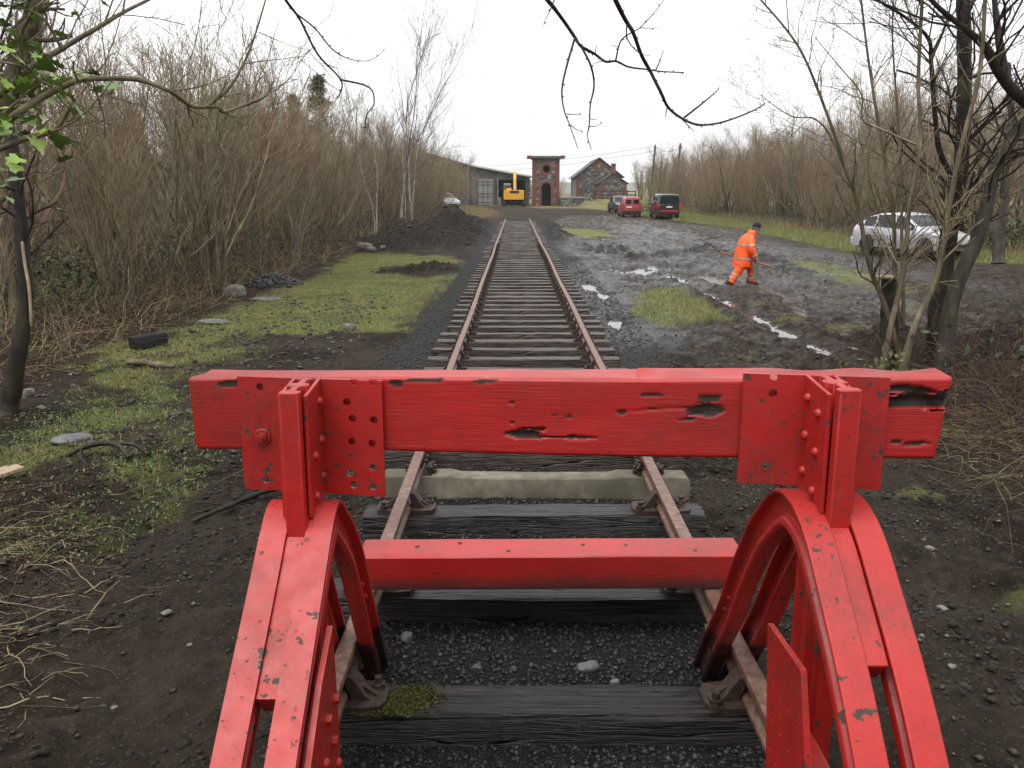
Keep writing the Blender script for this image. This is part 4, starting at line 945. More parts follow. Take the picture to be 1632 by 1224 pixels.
# branch centre lines measured in the place (radius, points)
BR = {
 'F1': (0.0085,[(-0.114,3.246,2.967),(-0.012,3.196,2.857),(0.042,3.318,2.824),(0.095,3.349,2.762),(0.117,3.335,2.728),(0.18,3.472,2.721),(0.221,3.46,2.692),(0.265,3.489,2.697),(0.328,3.613,2.693),(0.395,3.569,2.678),(0.465,3.66,2.682),(0.57,3.726,2.686)]),
 'F1a': (0.0045,[(0.09,3.265,2.743),(0.061,3.21,2.647),(0.044,3.211,2.564),(0.05,3.178,2.493),(0.069,3.12,2.432),(0.098,3.125,2.357)]),
 'F1b': (0.0045,[(0.117,3.323,2.726),(0.155,3.328,2.658),(0.173,3.388,2.595),(0.161,3.395,2.529),(0.159,3.403,2.452),(0.157,3.462,2.422),(0.174,3.469,2.37)]),
 'F1c': (0.0035,[(0.259,3.46,2.693),(0.28,3.485,2.77),(0.329,3.51,2.807),(0.359,3.535,2.826),(0.411,3.56,2.88),(0.452,3.585,2.932),(0.481,3.61,2.974)]),
 'F1d': (0.0022,[(0.354,3.5,2.819),(0.392,3.5,2.818),(0.433,3.5,2.821)]),
 'F1e': (0.0018,[(0.211,3.42,2.689),(0.177,3.42,2.68),(0.168,3.42,2.665)]),
 'F1f': (0.0022,[(0.174,3.4,2.71),(0.179,3.4,2.732),(0.183,3.4,2.746)]),
 'F1g': (0.002,[(0.272,3.46,2.742),(0.249,3.46,2.749),(0.234,3.46,2.754)]),
 'F1h': (0.002,[(0.061,3.2,2.479),(0.09,3.2,2.477),(0.112,3.2,2.478)]),
 'F1i': (0.002,[(0.074,3.2,2.442),(0.096,3.2,2.427),(0.118,3.2,2.421)]),
 'F1j': (0.0018,[(0.162,3.42,2.48),(0.181,3.42,2.478),(0.19,3.42,2.481)]),
 'F1k': (0.0018,[(0.161,3.42,2.452),(0.187,3.42,2.453),(0.207,3.42,2.466)]),
 'F2': (0.009,[(0.133,2.998,2.936),(0.207,3.036,2.824),(0.254,3.138,2.781),(0.282,3.143,2.742),(0.323,3.209,2.677),(0.367,3.296,2.637),(0.409,3.296,2.563),(0.454,3.384,2.517),(0.514,3.448,2.486),(0.575,3.455,2.462),(0.658,3.562,2.47),(0.736,3.587,2.489),(0.838,3.632,2.528),(0.91,3.729,2.564)]),
 'F2a': (0.0042,[(0.535,3.5,2.49),(0.592,3.467,2.536),(0.641,3.433,2.58),(0.645,3.4,2.593)]),
 'F2b': (0.003,[(0.387,3.3,2.638),(0.407,3.325,2.676),(0.421,3.35,2.717)]),
 'F2c': (0.003,[(0.261,3.15,2.773),(0.264,3.17,2.732),(0.29,3.19,2.7),(0.32,3.21,2.683),(0.361,3.23,2.678)]),
 'F2d': (0.0026,[(0.523,3.5,2.49),(0.555,3.5,2.459),(0.58,3.5,2.437)]),
 'F2e': (0.0026,[(0.452,3.4,2.519),(0.448,3.4,2.499),(0.447,3.4,2.482)]),
 'F0': (0.0035,[(0.012,3.2,2.877),(0.004,3.2,2.838),(-0.009,3.2,2.808),(-0.03,3.2,2.767)]),
 'A': (0.017,[(-2.728,4.172,2.354),(-2.602,4.273,2.41),(-2.443,4.21,2.453),(-2.36,4.328,2.498),(-2.301,4.32,2.556),(-2.257,4.309,2.627),(-2.362,4.421,2.691),(-2.468,4.43,2.75),(-2.501,4.39,2.8),(-2.664,4.473,2.835),(-2.826,4.549,2.899)]),
 'B': (0.019,[(-2.726,4.172,2.369),(-2.609,4.307,2.508),(-2.464,4.279,2.598),(-2.367,4.434,2.704),(-2.259,4.444,2.746),(-2.173,4.501,2.759),(-2.054,4.625,2.768),(-1.888,4.6,2.71),(-1.835,4.757,2.651),(-1.707,4.761,2.648),(-1.687,4.816,2.627),(-1.608,4.955,2.676),(-1.49,4.926,2.719),(-1.497,5.044,2.798),(-1.568,5.142,2.901)]),
 'C': (0.010,[(-1.822,4.9,2.654),(-1.712,4.96,2.749),(-1.643,5.02,2.871),(-1.58,5.08,3.034),(-1.517,5.14,3.251),(-1.49,5.2,3.395)]),
 'C2': (0.0035,[(-1.621,5.0,2.895),(-1.523,5.05,2.918),(-1.427,5.1,2.935),(-1.336,5.15,2.955),(-1.255,5.2,2.949)]),
 'C3': (0.003,[(-1.541,5.05,3.069),(-1.459,5.083,3.035),(-1.36,5.117,3.0),(-1.256,5.15,2.989)]),
 'B2': (0.005,[(-1.965,4.8,2.732),(-1.84,4.867,2.758),(-1.74,4.933,2.805),(-1.607,5.0,2.895)]),
 'B3': (0.004,[(-1.93,4.8,2.748),(-1.893,4.8,2.795),(-1.84,4.8,2.827),(-1.795,4.8,2.849)]),
 'B4': (0.005,[(-2.218,4.6,2.771),(-2.212,4.625,2.85),(-2.227,4.65,2.974),(-2.236,4.675,3.098),(-2.238,4.7,3.252)]),
 'D': (0.022,[(-2.827,4.377,2.569),(-2.703,4.506,2.685),(-2.524,4.503,2.815),(-2.441,4.648,2.92),(-2.248,4.665,3.028),(-2.154,4.753,3.113),(-2.062,4.856,3.194),(-1.943,4.86,3.257)]),
 'D2': (0.008,[(-2.367,4.5,2.897),(-2.403,4.433,3.024),(-2.482,4.367,3.062),(-2.591,4.3,3.069)]),
 'D3': (0.006,[(-2.131,4.7,3.103),(-2.109,4.7,3.193),(-2.085,4.7,3.281)]),
 'E': (0.0075,[(-1.09,3.574,3.069),(-1.035,3.661,2.952),(-0.994,3.713,2.889),(-0.931,3.722,2.758),(-0.861,3.829,2.671),(-0.872,3.844,2.612),(-0.896,3.877,2.6)]),
 'E2': (0.0045,[(-0.865,3.85,2.674),(-0.75,3.875,2.646),(-0.735,3.9,2.582),(-0.774,3.925,2.534),(-0.785,3.95,2.483)]),
 'E3': (0.0038,[(-1.01,3.7,2.912),(-0.941,3.74,2.86),(-0.883,3.78,2.787),(-0.819,3.82,2.753),(-0.739,3.86,2.753),(-0.684,3.9,2.8)]),
 'E4': (0.0025,[(-1.297,3.6,3.008),(-1.275,3.6,2.905),(-1.244,3.6,2.859)]),
 'T1': (0.118,[(5.03,10.3,-0.31),(5.02,10.33,-0.0),(4.99,10.35,0.77),(5.02,10.38,1.29),(5.06,10.4,2.03),(5.1,10.43,2.6),(5.06,10.45,3.31),(4.95,10.48,4.33),(4.85,10.5,5.11)]),
 'T1b': (0.035,[(4.93,10.3,2.42),(4.74,10.23,2.67),(4.61,10.16,3.07),(4.48,10.09,3.6),(4.38,10.01,3.85),(4.06,9.94,4.06),(3.75,9.87,4.2),(3.37,9.8,4.44)]),
 'T1c': (0.018,[(4.44,10.0,3.65),(4.55,10.07,3.86),(4.64,10.13,4.13),(4.69,10.2,4.46)]),
 'T2': (0.085,[(4.86,9.8,-0.19),(4.89,9.85,0.98),(5.13,9.9,1.76),(5.25,9.95,2.42),(5.37,10.0,2.66),(5.61,10.05,3.03),(5.94,10.1,3.4)]),
 'T2b': (0.07,[(5.59,9.9,3.08),(5.25,9.83,3.31),(5.05,9.77,3.49),(4.86,9.7,3.7),(4.64,9.63,3.84),(4.29,9.57,4.05),(3.98,9.5,4.28)]),
 'T2c': (0.065,[(5.13,9.8,3.46),(5.08,9.87,3.82),(5.03,9.93,4.15),(4.98,10.0,4.61)]),
 'S': (0.125,[(4.54,10.3,-0.32),(4.5,10.3,0.0),(4.41,10.3,0.47),(4.35,10.3,0.92),(4.31,10.3,1.22)]),
 'S1': (0.034,[(4.57,10.2,0.1),(4.29,10.14,0.79),(3.99,10.09,1.39),(3.79,10.03,2.04),(3.6,9.97,2.45),(3.24,9.91,3.19),(2.91,9.86,3.76),(2.42,9.8,4.25)]),
 'S2': (0.032,[(4.46,10.35,0.99),(4.41,10.4,1.51),(4.36,10.45,2.03),(4.13,10.5,2.96),(3.97,10.55,3.66),(3.84,10.6,4.35),(3.76,10.65,4.89)]),
 'S3': (0.026,[(4.51,10.25,0.93),(4.45,10.29,1.52),(4.39,10.33,2.25),(4.28,10.37,3.09),(4.16,10.41,3.91),(4.12,10.45,4.71)]),
 'S4': (0.03,[(4.08,9.7,0.06),(4.17,9.73,0.78),(4.26,9.77,1.35),(4.27,9.8,2.04),(4.33,9.83,2.72),(4.26,9.87,3.38),(4.23,9.9,4.21)]),
 'S5': (0.034,[(4.21,9.5,0.06),(4.33,9.51,0.74),(4.51,9.53,1.23),(4.56,9.54,1.71),(4.59,9.56,2.04),(4.65,9.57,2.64),(4.77,9.59,3.41),(4.75,9.6,4.15)]),
 'S6': (0.085,[(8.22,15.0,0.99),(8.23,15.08,1.42),(8.28,15.16,2.05),(8.27,15.24,2.68),(8.34,15.32,3.31),(8.19,15.4,4.33)]),
 'S7': (0.014,[(3.82,10.1,2.03),(3.46,10.03,2.73),(3.2,9.95,2.99),(2.9,9.88,3.02),(2.52,9.8,3.24)]),
 'S8': (0.016,[(4.27,9.8,2.71),(3.83,9.76,2.88),(3.63,9.72,2.97),(3.58,9.68,3.23),(3.33,9.64,3.48),(3.02,9.6,3.78)]),
 'I': (0.075,[(-4.036,5.0,0.34),(-3.635,5.05,1.427),(-3.308,5.1,2.121),(-3.11,5.15,2.598),(-2.994,5.2,2.879),(-2.905,5.25,3.158),(-2.85,5.3,3.419)]),
 'U': (0.085,[(-5.35,8.5,-0.07),(-5.32,8.55,0.1),(-5.18,8.6,0.62),(-5.08,8.65,1.13),(-5.08,8.7,1.63),(-5.08,8.75,2.24),(-5.11,8.8,2.66),(-5.18,8.85,3.2),(-5.26,8.9,3.79)]),
}
# ------------------------------------------------------------------ trees close to the camera
def limb(keys, n=5, sides=6, tip=.45, join=None):
    out = []
    for k in keys:
        r, p = BR[k]; p = ([join[k]] if join and k in join else []) + list(p)
        if join and k in join and isinstance(join[k], list): p = join[k] + list(BR[k][1])
        Q = np.array([tuple(q) for q in catmull(p, n)]); m = len(Q)
        rr = r * (1 - (1 - tip) * np.linspace(0, 1, m))
        kn = 1 + .16 * (vnoise(np.arange(m) * .9 + hash(k[0]) % 7, np.arange(m) * .31, 2) - .5)   # knots
        out.append((Q[None], (rr * kn)[None], sides))
    return out
def twigs_on(limbs, seed, per_m=6, L=.5, ang=.8, up=.03, rmin=.0022, lev=2, t0=.1):
    rs = np.random.RandomState(seed); parts = []
    for Q, Rr, sd in limbs:
        ln = np.linalg.norm(np.diff(Q[0], axis=0), axis=1).sum(); n_ = max(1, int(ln * per_m))
        P1, R1 = kids(rs, Q, Rr, n_, t0, 1.0, L, ang, 6, up, .14, .4, .5, shrink=.3); R1 = np.clip(R1, rmin, .012)
        parts.append(tubes_arrays(P1, R1, 4))
        if lev > 1:
            P2, R2 = kids(rs, P1, R1, 4, .2, 1, L * .45, .7, 4, up, .15, .6, .5); parts.append(tubes_arrays(P2, np.clip(R2, rmin * .8, .005), 3))
        if lev > 2:
            P3, R3 = kids(rs, P2, R2, 3, .2, 1, L * .25, .7, 4, up, .15, .6, .5); parts.append(tubes_arrays(P3, np.clip(R3, rmin * .7, .004), 3))
    return parts
def buds_on(limbs, seed, step=.045, r=.0035):
    rs = np.random.RandomState(seed); P = []; Rr_ = []
    for Q, Rr, sd in limbs:
        q = Q[0]; d = np.linalg.norm(np.diff(q, axis=0), axis=1); s_ = np.concatenate([[0], np.cumsum(d)])
        for a in np.arange(step, s_[-1], step):
            k = min(np.searchsorted(s_, a) - 1, len(q) - 2); w = (a - s_[k]) / (d[k] + 1e-9); c = q[k] * (1 - w) + q[k + 1] * w
            T = (q[k + 1] - q[k]) / (d[k] + 1e-9); u = unit(np.cross(T, rs.randn(3))); rad = Rr[0][k]
            dr = unit(u + T * 1.1); P.append([c + u * rad * .3, c + u * rad * .7 + dr * r * 1.3, c + u * rad * .7 + dr * r * 2.8]); Rr_.append([r * .55, r * .75, r * .1])
    return [tubes_arrays(np.array(P), np.array(Rr_), 5)]
def rough_trunk(limbs, flare=.5, amp=.28, n=18):
    out = []
    for Q, Rr, s in limbs:
        m = Q.shape[1]; f_ = 1 + flare * np.exp(-np.linspace(0, 1, m) * 9)
        V, F = tubes_arrays(Q, Rr * f_[None], n); C_ = np.repeat(Q[0], n, axis=0); d = V - C_
        k = np.tile(np.arange(n), m); i_ = np.repeat(np.arange(m), n); th = k * 2 * math.pi / n
        w = 1 + amp * (fbm(np.cos(th) * 2.2 + Q[0][0][0] * 9, np.sin(th) * 2.2 + i_ * .35, 3, 4, .6) - .5) * 2
        out.append((C_ + d * w[:, None], F))
    return out
def to_parts(limbs): return [tubes_arrays(Q, Rr, s) for Q, Rr, s in limbs]
def fg_tree(name, label, trunk_keys, branch_keys, tm, bm_, seed, per_m=6, L=.5, lev=2, join=None, buds=False, up=.03, twig_on_trunk=True, t0=.25, cat="tree", sides=12):
    o = thing(name, label, cat, tuple(BR[trunk_keys[0]][1][0]) if trunk_keys else (0, 0, 0))
    base = np.array(o.location)
    T = limb(trunk_keys, 8, sides, .55, join) if trunk_keys else []; B = limb(branch_keys, 5, 7, .26, join)
    def loc(parts): return [(V - base, F) for V, F in parts]
    if T: link("trunk", mesh_quads("trunk", loc(rough_trunk(T)), tm), o)
    ps = to_parts(B)
    if per_m: ps += twigs_on(B + (T if twig_on_trunk else []), seed, per_m, L, lev=lev, up=up, t0=t0)
    if buds: ps += buds_on(B, seed)
    if ps: link("branches", mesh_quads("branches", loc(ps), bm_), o)
    return o
# the tree over the photographer's left shoulder; its boughs hang into view from above
BR['OT'] = (.17, [(-3.3, .9, .2), (-3.25, 1.0, 1.2), (-3.35, 1.1, 2.4), (-3.2, 1.3, 3.6), (-3.1, 1.4, 4.8), (-3.2, 1.3, 6.0)])
BR['O1'] = (.045, [(-3.2, 1.3, 3.6), (-2.4, 2.0, 3.95), (-1.5, 2.7, 3.75), (-.75, 3.1, 3.35), (-.35, 3.22, 3.12)])
BR['O2'] = (.04, [(-3.2, 1.35, 3.8), (-2.2, 2.2, 4.4), (-1.1, 2.7, 3.9), (-.3, 2.9, 3.35)])
BR['O3'] = (.035, [(-3.2, 1.3, 3.3), (-2.4, 2.4, 3.6), (-1.7, 3.2, 3.4)])
BR['O4'] = (.05, [(-3.1, 1.4, 4.8), (-2.2, .8, 5.6), (-1.2, .2, 6.2), (0, -.3, 6.5)])
hang = ['F1', 'F1a', 'F1b', 'F1c', 'F1d', 'F1e', 'F1f', 'F1g', 'F1h', 'F1i', 'F1j', 'F1k', 'F2', 'F2a', 'F2b', 'F2c', 'F2d', 'F2e', 'F0', 'E', 'E2', 'E3', 'E4']
ot = fg_tree("overhanging_tree", "bare dark tree whose thin budded boughs hang into the white sky above the track", ['OT'], ['O1', 'O2', 'O3', 'O4'] + hang, BARK_D, TWIG_D, 3, 0, buds=True,
        join={'F1': [(-.35, 3.22, 3.12)], 'F2': [(-.3, 2.9, 3.35)], 'E': [(-1.7, 3.2, 3.4)], 'F0': [(-.05, 3.2, 2.93)], 'E4': [(-1.7, 3.2, 3.4), (-1.4, 3.4, 3.2)]})
link("crown", mesh_quads("crown", [(V - np.array(ot.location), F) for V, F in twigs_on(limb(['O4', 'O2']), 9, 7, .9, t0=.0)][:1], TWIG_D), ot)

# right-hand cluster
fg_tree("roadside_tree", "tall straight black trunked tree rising out of the brambles beside the stump", ['T1'], ['T1b', 'T1c'], BARK_D, TWIG_D, 11, 7, 1.0, 3, t0=.35)
fg_tree("roadside_tree", "crooked grey leaning tree behind the straight black trunk", ['T2'], ['T2b', 'T2c'], BARK_S, TWIG_D, 12, 6, 1.0, 3, join={'T2c': [tuple(BR['T2b'][1][2])]}, t0=.3)
st = fg_tree("coppiced_stump", "sawn mossy stump with slender upright shoots beside the muddy yard", ['S'], ['S1', 'S2', 'S3', 'S7'], BARK_D, BARK_B, 13, 7, .7, 3, twig_on_trunk=False, join={'S2': [(4.52, 10.3, .6)], 'S3': [(4.55, 10.3, .6)]}, t0=.2, cat="tree stump", sides=16)
mb = MB(); p = BR['S'][1][-1]; b = st.location
mb.lathe([(.12, -.02), (.125, .0), (.10, .012), (.02, .016)], 16, 'Z', (p[0] - b.x, p[1] - b.y, p[2] - b.z)); 
t = NT("sawn_wood"); SAWN = t.fin(t.ramp(t.voro(18), [(.1, (.20, .13, .08)), (.6, (.36, .26, .17))]), .8, t.bump(t.noise(40), .4, .01))
mb.build("cut_face", SAWN, st, smooth=30)
fg_tree("sapling", "slim brown sapling just left of the black trunk, forking upward", ['S4'], ['S8'], BARK_B, TWIG_B, 14, 6, .6, 3, t0=.25)
fg_tree("sapling", "slim curved sapling leaning across the black trunk", ['S5'], [], BARK_B, TWIG_B, 15, 6, .6, 3, t0=.3)
fg_tree("roadside_tree", "grey barked tree beyond the brambles at the edge of the track road", ['S6'], [], BARK_S, TWIG_B, 16, 8, 1.2, 3, t0=.3)
# shading trees behind the photographer (out of view, they close the sky there)
for x, y, s, k in ((-5.6, -2.5, 1.15, 2), (4.6, -1.8, 1.1, 0), (-1.6, -5, 1.2, 3), (2.2, -5.5, 1.2, 5), (7.2, 1.2, 1.1, 4), (-7.4, 2.4, 1.1, 6), (-8.6, 6.5, 1.0, 0), (8.8, 5.0, 1.0, 1), (10.5, 9, .9, 3), (6.9, 8.2, .62, 2), (9.4, 13.5, .85, 2)):
    place_tree("bankside_tree", PROTO[k], x, y, s, x * 3, "bare many stemmed tree on the bank round the end of the line", "trees on the bank at the line's end", dz=gz(x, y))
# left edge
iv = fg_tree("ivy_clad_tree", "leaning tree trunk hung with green ivy, its thin limbs reaching over the grass", ['I'], ['A', 'B', 'B2', 'B3', 'B4', 'C', 'C2', 'C3', 'D', 'D2', 'D3'], BARK_B, BARK_B, 17, 4, .35, 2, t0=.3,
             join={'A': [(-3.35, 5.0, 2.45)], 'B': [(-3.35, 5.0, 2.4)], 'D': [(-3.2, 5.05, 2.75)]})
ut = fg_tree("dead_tree", "slim dark tree with bark torn in a pale strip beside the leaf litter", ['U'], [], BARK_D, TWIG_D, 18, 5, .7, 3, t0=.45)
p0 = np.array(ut.location); pts = [tuple(np.array(q) - p0) for q in BR['U'][1]]
mb = MB(); 
sp = [Vector(pts[3]) + Vector((.06, -.06, -.25)), Vector(pts[3]) + Vector((.085, -.06, .1)), Vector(pts[4]) + Vector((.05, -.07, -.1)), Vector(pts[4]) + Vector((.045, -.06, .1))]
mb.tube(catmull([sp[0], sp[1], sp[2], sp[3]], 5), [.006] + [.016] * 14 + [.003], 5)
t = NT("torn_wood"); TORN = t.fin(t.ramp(t.noise(20, 4, .6, t.mapped((3, 3, .3))), [(.3, (.22, .15, .09)), (.7, (.46, .36, .25))]), .8)
mb.build("torn_bark_strip", TORN, ut)
# ivy: every leaf its own small object
def leaf_mesh(name, size, mat, lobes=True):
    prof = [(0, 0), (.34, -.12), (.50, .16), (.30, .34), (.36, .62), (.12, .62), (0, 1.0), (-.12, .62), (-.36, .62), (-.30, .34), (-.50, .16), (-.34, -.12)] if lobes else [(0, 0), (.2, .2), (.28, .5), (.16, .8), (0, 1), (-.16, .8), (-.28, .5), (-.2, .2)]
    mb = MB(); c = (0, .35 * size, .06 * size); n = len(prof)
    vs = [(u * size, v * size, -.10 * size * abs(u) - .06 * size * v * v) for u, v in prof] + [c]
    mb.add(vs, [(i_, (i_ + 1) % n, n) for i_ in range(n)]); return mb.mesh(name, mat, 180, fix=False)
t = NT("ivy_leaf"); rn = t.orand()
LEAF = t.fin(t.mix(rn, (.06, .125, .02), (.26, .38, .075)), .38, t.bump(t.noise(30), .2, .003)); LEAF.node_tree.nodes["Principled BSDF"].inputs['Subsurface Weight'].default_value = 0.0
LFM = [leaf_mesh("leaf", s_, LEAF) for s_ in (.06, .078, .098)]
rs = random.Random(5); ivy_stem = limb(['I'], 6)[0][0][0]; p0 = Vector(iv.location)
mb = MB(); 
for a in (0, 2.1):
    mb.tube([Vector(q) - p0 + Vector((math.cos(i_ * .5 + a) * .085, math.sin(i_ * .5 + a) * .085, 0)) for i_, q in enumerate(ivy_stem[8:])], .008, 5)
ivp = mb.build("ivy", BARK_B, iv)
zones = [('I', .42, 1.0, 130, .17), ('D', .05, .55, 38, .10), ('B', .05, .30, 30, .09), ('A', .0, .35, 20, .08), ('A', .55, 1.0, 10, .08)]
for key, a, b, cnt, sp_ in zones:
    Q = catmull(BR[key][1], 6)
    for _ in range(cnt):
        c = Q[min(len(Q) - 1, int((a + (b - a) * rs.random()) * (len(Q) - 1)))]
        off = Vector((rs.gauss(0, sp_), rs.gauss(0, sp_ * .7) - .06, rs.gauss(0, sp_) - .03))
        l_ = link("leaf", rs.choice(LFM), ivp, c - p0 + off, (rs.uniform(2.0, 3.6), rs.uniform(-.7, .7), rs.uniform(-2.2, 2.2)))
        s_ = rs.uniform(.7, 1.15); l_.scale = (s_, s_, s_)
# ------------------------------------------------------------------ grass, litter, brambles, stones
def blades(name, X, Y, h, w, mat, seed, lean=.5, clump=None, label=None, cat=None, lod=0):
    rs = np.random.RandomState(seed); n = len(X); Z = height(X, Y)
    a = rs.rand(n) * 2 * math.pi; hh = h * (.5 + rs.rand(n)); ww = w * (.6 + .8 * rs.rand(n))
    la = rs.rand(n) * 2 * math.pi; ll = hh * lean * rs.rand(n)
    B = np.stack([X, Y, Z - .005], 1); S = np.stack([np.cos(a), np.sin(a), np.zeros(n)], 1) * ww[:, None] / 2
    T = B + np.stack([np.cos(la) * ll, np.sin(la) * ll, hh], 1); M = B * .45 + T * .55 + np.stack([np.zeros(n), np.zeros(n), hh * .08], 1)
    V = np.stack([B - S, B + S, M + S * .7, M - S * .7, T], 1).reshape(-1, 3)
    o = (np.arange(n) * 5)[:, None]
    if lod: V = np.stack([B - S, B + S, T], 1).reshape(-1, 3); o = (np.arange(n) * 3)[:, None]
    F3 = o + np.array([[0, 1, 2]]) if lod else np.concatenate([o + np.array([[0, 1, 2]]), o + np.array([[0, 2, 3]]), o + np.array([[3, 2, 4]])])
    me = mesh_quads(name, [(V, F3)], mat, False)
    ob = kind(link(name, me), "stuff")
    if label: tag(ob, label, cat)
    return ob
t = NT("grass_blades"); n = t.noise(1.1, 4); n2 = t.noise(40, 2)
GRASS_M = t.fin(t.mix(t.ramp(n, [(.4, 0.0), (.66, 1.0)]), t.mix(n2, (.105, .138, .042), (.22, .25, .09)), t.mix(n2, (.18, .17, .055), (.32, .28, .125))), .6, spec=.3)
t = NT("dry_stalks"); DRY_M = t.fin(t.ramp(t.noise(9, 3), [(.3, (.13, .095, .05)), (.55, (.27, .21, .115)), (.75, (.42, .35, .21))]), .7, spec=.3)
t = NT("bramble_stems"); BRAM_M = t.fin(t.ramp(t.noise(5, 3), [(.3, (.030, .018, .014)), (.55, (.085, .052, .035)), (.78, (.18, .125, .075))]), .7, spec=.3)
rsN = np.random.RandomState(44)
def scatter(n, x0, x1, y0, y1, key, lo=.35, pw=1.0, yp=1.0):
    X = x0 + (x1 - x0) * rsN.rand(n); Y = y0 + (y1 - y0) * rsN.rand(n) ** yp
    M = masks(X, Y)[key] if isinstance(key, str) else key(X, Y)
    k = rsN.rand(n) < np.clip((M - lo) / (1 - lo), 0, 1) ** pw
    return X[k], Y[k]
Xa, Ya = scatter(150000, -7, -1.4, 9, 33, 'grass', .2, 1, 1.3)
Xb, Yb = scatter(40000, -5.2, -1.6, 5.0, 11, 'grass', .2)
blades("grass", np.concatenate([Xa, Xb]), np.concatenate([Ya, Yb]), .04, .008, GRASS_M, 1, 1.1, label="short damp green grass on the strip left of the track", cat="grass")
Xa, Ya = scatter(50000, 1.8, 5, 13, 21, 'grass', .25); Xb, Yb = scatter(26000, 7, 11, 17, 30, 'grass', .25)
blades("grass", np.concatenate([Xa, Xb]), np.concatenate([Ya, Yb]), .05, .008, GRASS_M, 2, 1.2, label="yellowish grass islands left standing in the muddy yard", cat="grass")
Xa, Ya = scatter(150000, 11, 19, 22, 100, 'grass', .2, 1, 1.4)
blades("grass", Xa, Ya, .16, .022, GRASS_M, 3, .9, lod=1, label="rough green verge between the yard and the right wood", cat="grass")
# dry grass at the wood edges and in the far yard
def edgeR(X, Y): return np.exp(-((X - 16.8 - 1.6 * sstep(60, 100, Y)) / .8) ** 2) * sstep(.42, .6, fbm(X * .4, Y * .25, 3, 3))
Xa, Ya = scatter(42000, 14, 20, 24, 110, edgeR, .1, 1, 1.3)
blades("dry_grass", Xa, Ya, .55, .012, DRY_M, 4, .7, label="tan dead grass along the edge of the right wood", cat="dry grass")
Xa, Ya = scatter(30000, -12, -2, 66, 124, 'dry', .2)
blades("dry_grass", Xa, Ya, .30, .03, DRY_M, 5, .7, lod=1, label="straw coloured grass between the spoil heap and the shed", cat="dry grass")
# brambles and dead stems: arching strands
def strands(name, C, L, r, mat, seed, arch, label, cat, m=7, wig=.25, sides=3, upstart=.6):
    rs = np.random.RandomState(seed); n = len(C); a = rs.rand(n) * 2 * math.pi
    D = np.stack([np.cos(a), np.sin(a), upstart * (.2 + rs.rand(n) * 1.3)], 1)
    P = poly_walk(rs, C, D, L * (.4 + .9 * rs.rand(n)), m, -arch, wig)
    g = height(P[:, :, 0].ravel(), P[:, :, 1].ravel()).reshape(P.shape[:2]); P[:, :, 2] = np.maximum(P[:, :, 2], g + .004)
    Rr = (r * (.5 + rs.rand(n)))[:, None] * (1 - .5 * np.linspace(0, 1, m)[None])
    ob = kind(link(name, mesh_quads(name, [tubes_arrays(P, Rr, sides)], mat)), "stuff"); tag(ob, label, cat); return ob
def base_pts(n, fn, seed):
    rs = np.random.RandomState(seed); X, Y = fn(rs, n); return np.stack([X, Y, height(X, Y)], 1)
C = base_pts(5200, lambda rs, n: (-6.4 - np.abs(rs.randn(n)) * 2.6, 8 + 70 * rs.rand(n) ** 1.5), 1)
strands("undergrowth", C, 1.3, .006, BRAM_M, 1, .12, "tangle of brown bramble and dead stems under the left thicket", "undergrowth", 5)
C = base_pts(3200, lambda rs, n: (-6.1 - np.abs(rs.randn(n)) * 2.4, 9 + 50 * rs.rand(n) ** 1.5), 6)
strands("undergrowth", C, 1.0, .005, DRY_M, 6, .10, "pale dead grass stems standing under the left thicket", "undergrowth", 5, upstart=1.4)
C = base_pts(3000, lambda rs, n: (17.0 + np.abs(rs.randn(n)) * 2.5, 20 + 75 * rs.rand(n) ** 1.4), 2)
strands("undergrowth", C, 1.5, .009, BRAM_M, 2, .12, "brown brambles under the edge of the right wood", "undergrowth", 5)
C = base_pts(3600, lambda rs, n: (5.7 + rs.randn(n) * 1.1, 8.8 + rs.randn(n) * 1.5), 3)
C = C[C[:, 0] - .33 * C[:, 1] > .9]
strands("brambles", C, 1.5, .0045, BRAM_M, 3, .16, "tangle of brambles and thin stems around the right stump and black trunk", "brambles", 7)
C = base_pts(700, lambda rs, n: (4.6 + rs.randn(n) * .7, 7.6 + rs.randn(n) * 1.0), 4); C = C[C[:, 0] > 2.6 + .12 * C[:, 1]]
strands("dead_grass", C, .75, .0028, DRY_M, 4, .2, "straw coloured dead grass spilling out below the brambles", "dry grass", 8)
C = base_pts(800, lambda rs, n: (-3.35 - np.abs(rs.randn(n)) * .8 + .30 * rs.randn(n), 4.7 + rs.randn(n) * .7), 25)
strands("dead_stems", C, .65, .0036, BRAM_M, 25, .22, "dark rotting stems matted on the soil left of the stop", "dead stems", 7, .22, 3, .2)
C = base_pts(330, lambda rs, n: (-3.35 - np.abs(rs.randn(n)) * .8 + .30 * rs.randn(n), 4.7 + rs.randn(n) * .65), 5)
strands("dead_stalks", C, .8, .0036, DRY_M, 5, .22, "pale broken stalks lying on the dark soil left of the stop", "dry stalks", 7, .2, 4, .25)
C = base_pts(110, lambda rs, n: (-2.5 - np.abs(rs.randn(n)) * .5 + .2 * rs.randn(n), 3.55 + rs.randn(n) * .45), 15)
strands("dead_stalks", C, .5, .0035, DRY_M, 15, .25, "thin straw and root ends on the dark peaty soil nearest the stop", "dry stalks", 7, .25, 4, .2)
C = base_pts(420, lambda rs, n: (-2.3 - rs.rand(n) * 3, 3.0 + rs.rand(n) * 5.0), 7)
strands("fallen_twigs", C, .35, .003, BRAM_M, 7, .3, "thin dark fallen twigs strewn over the soil left of the stop", "twigs", 5, .25, 3, .1)
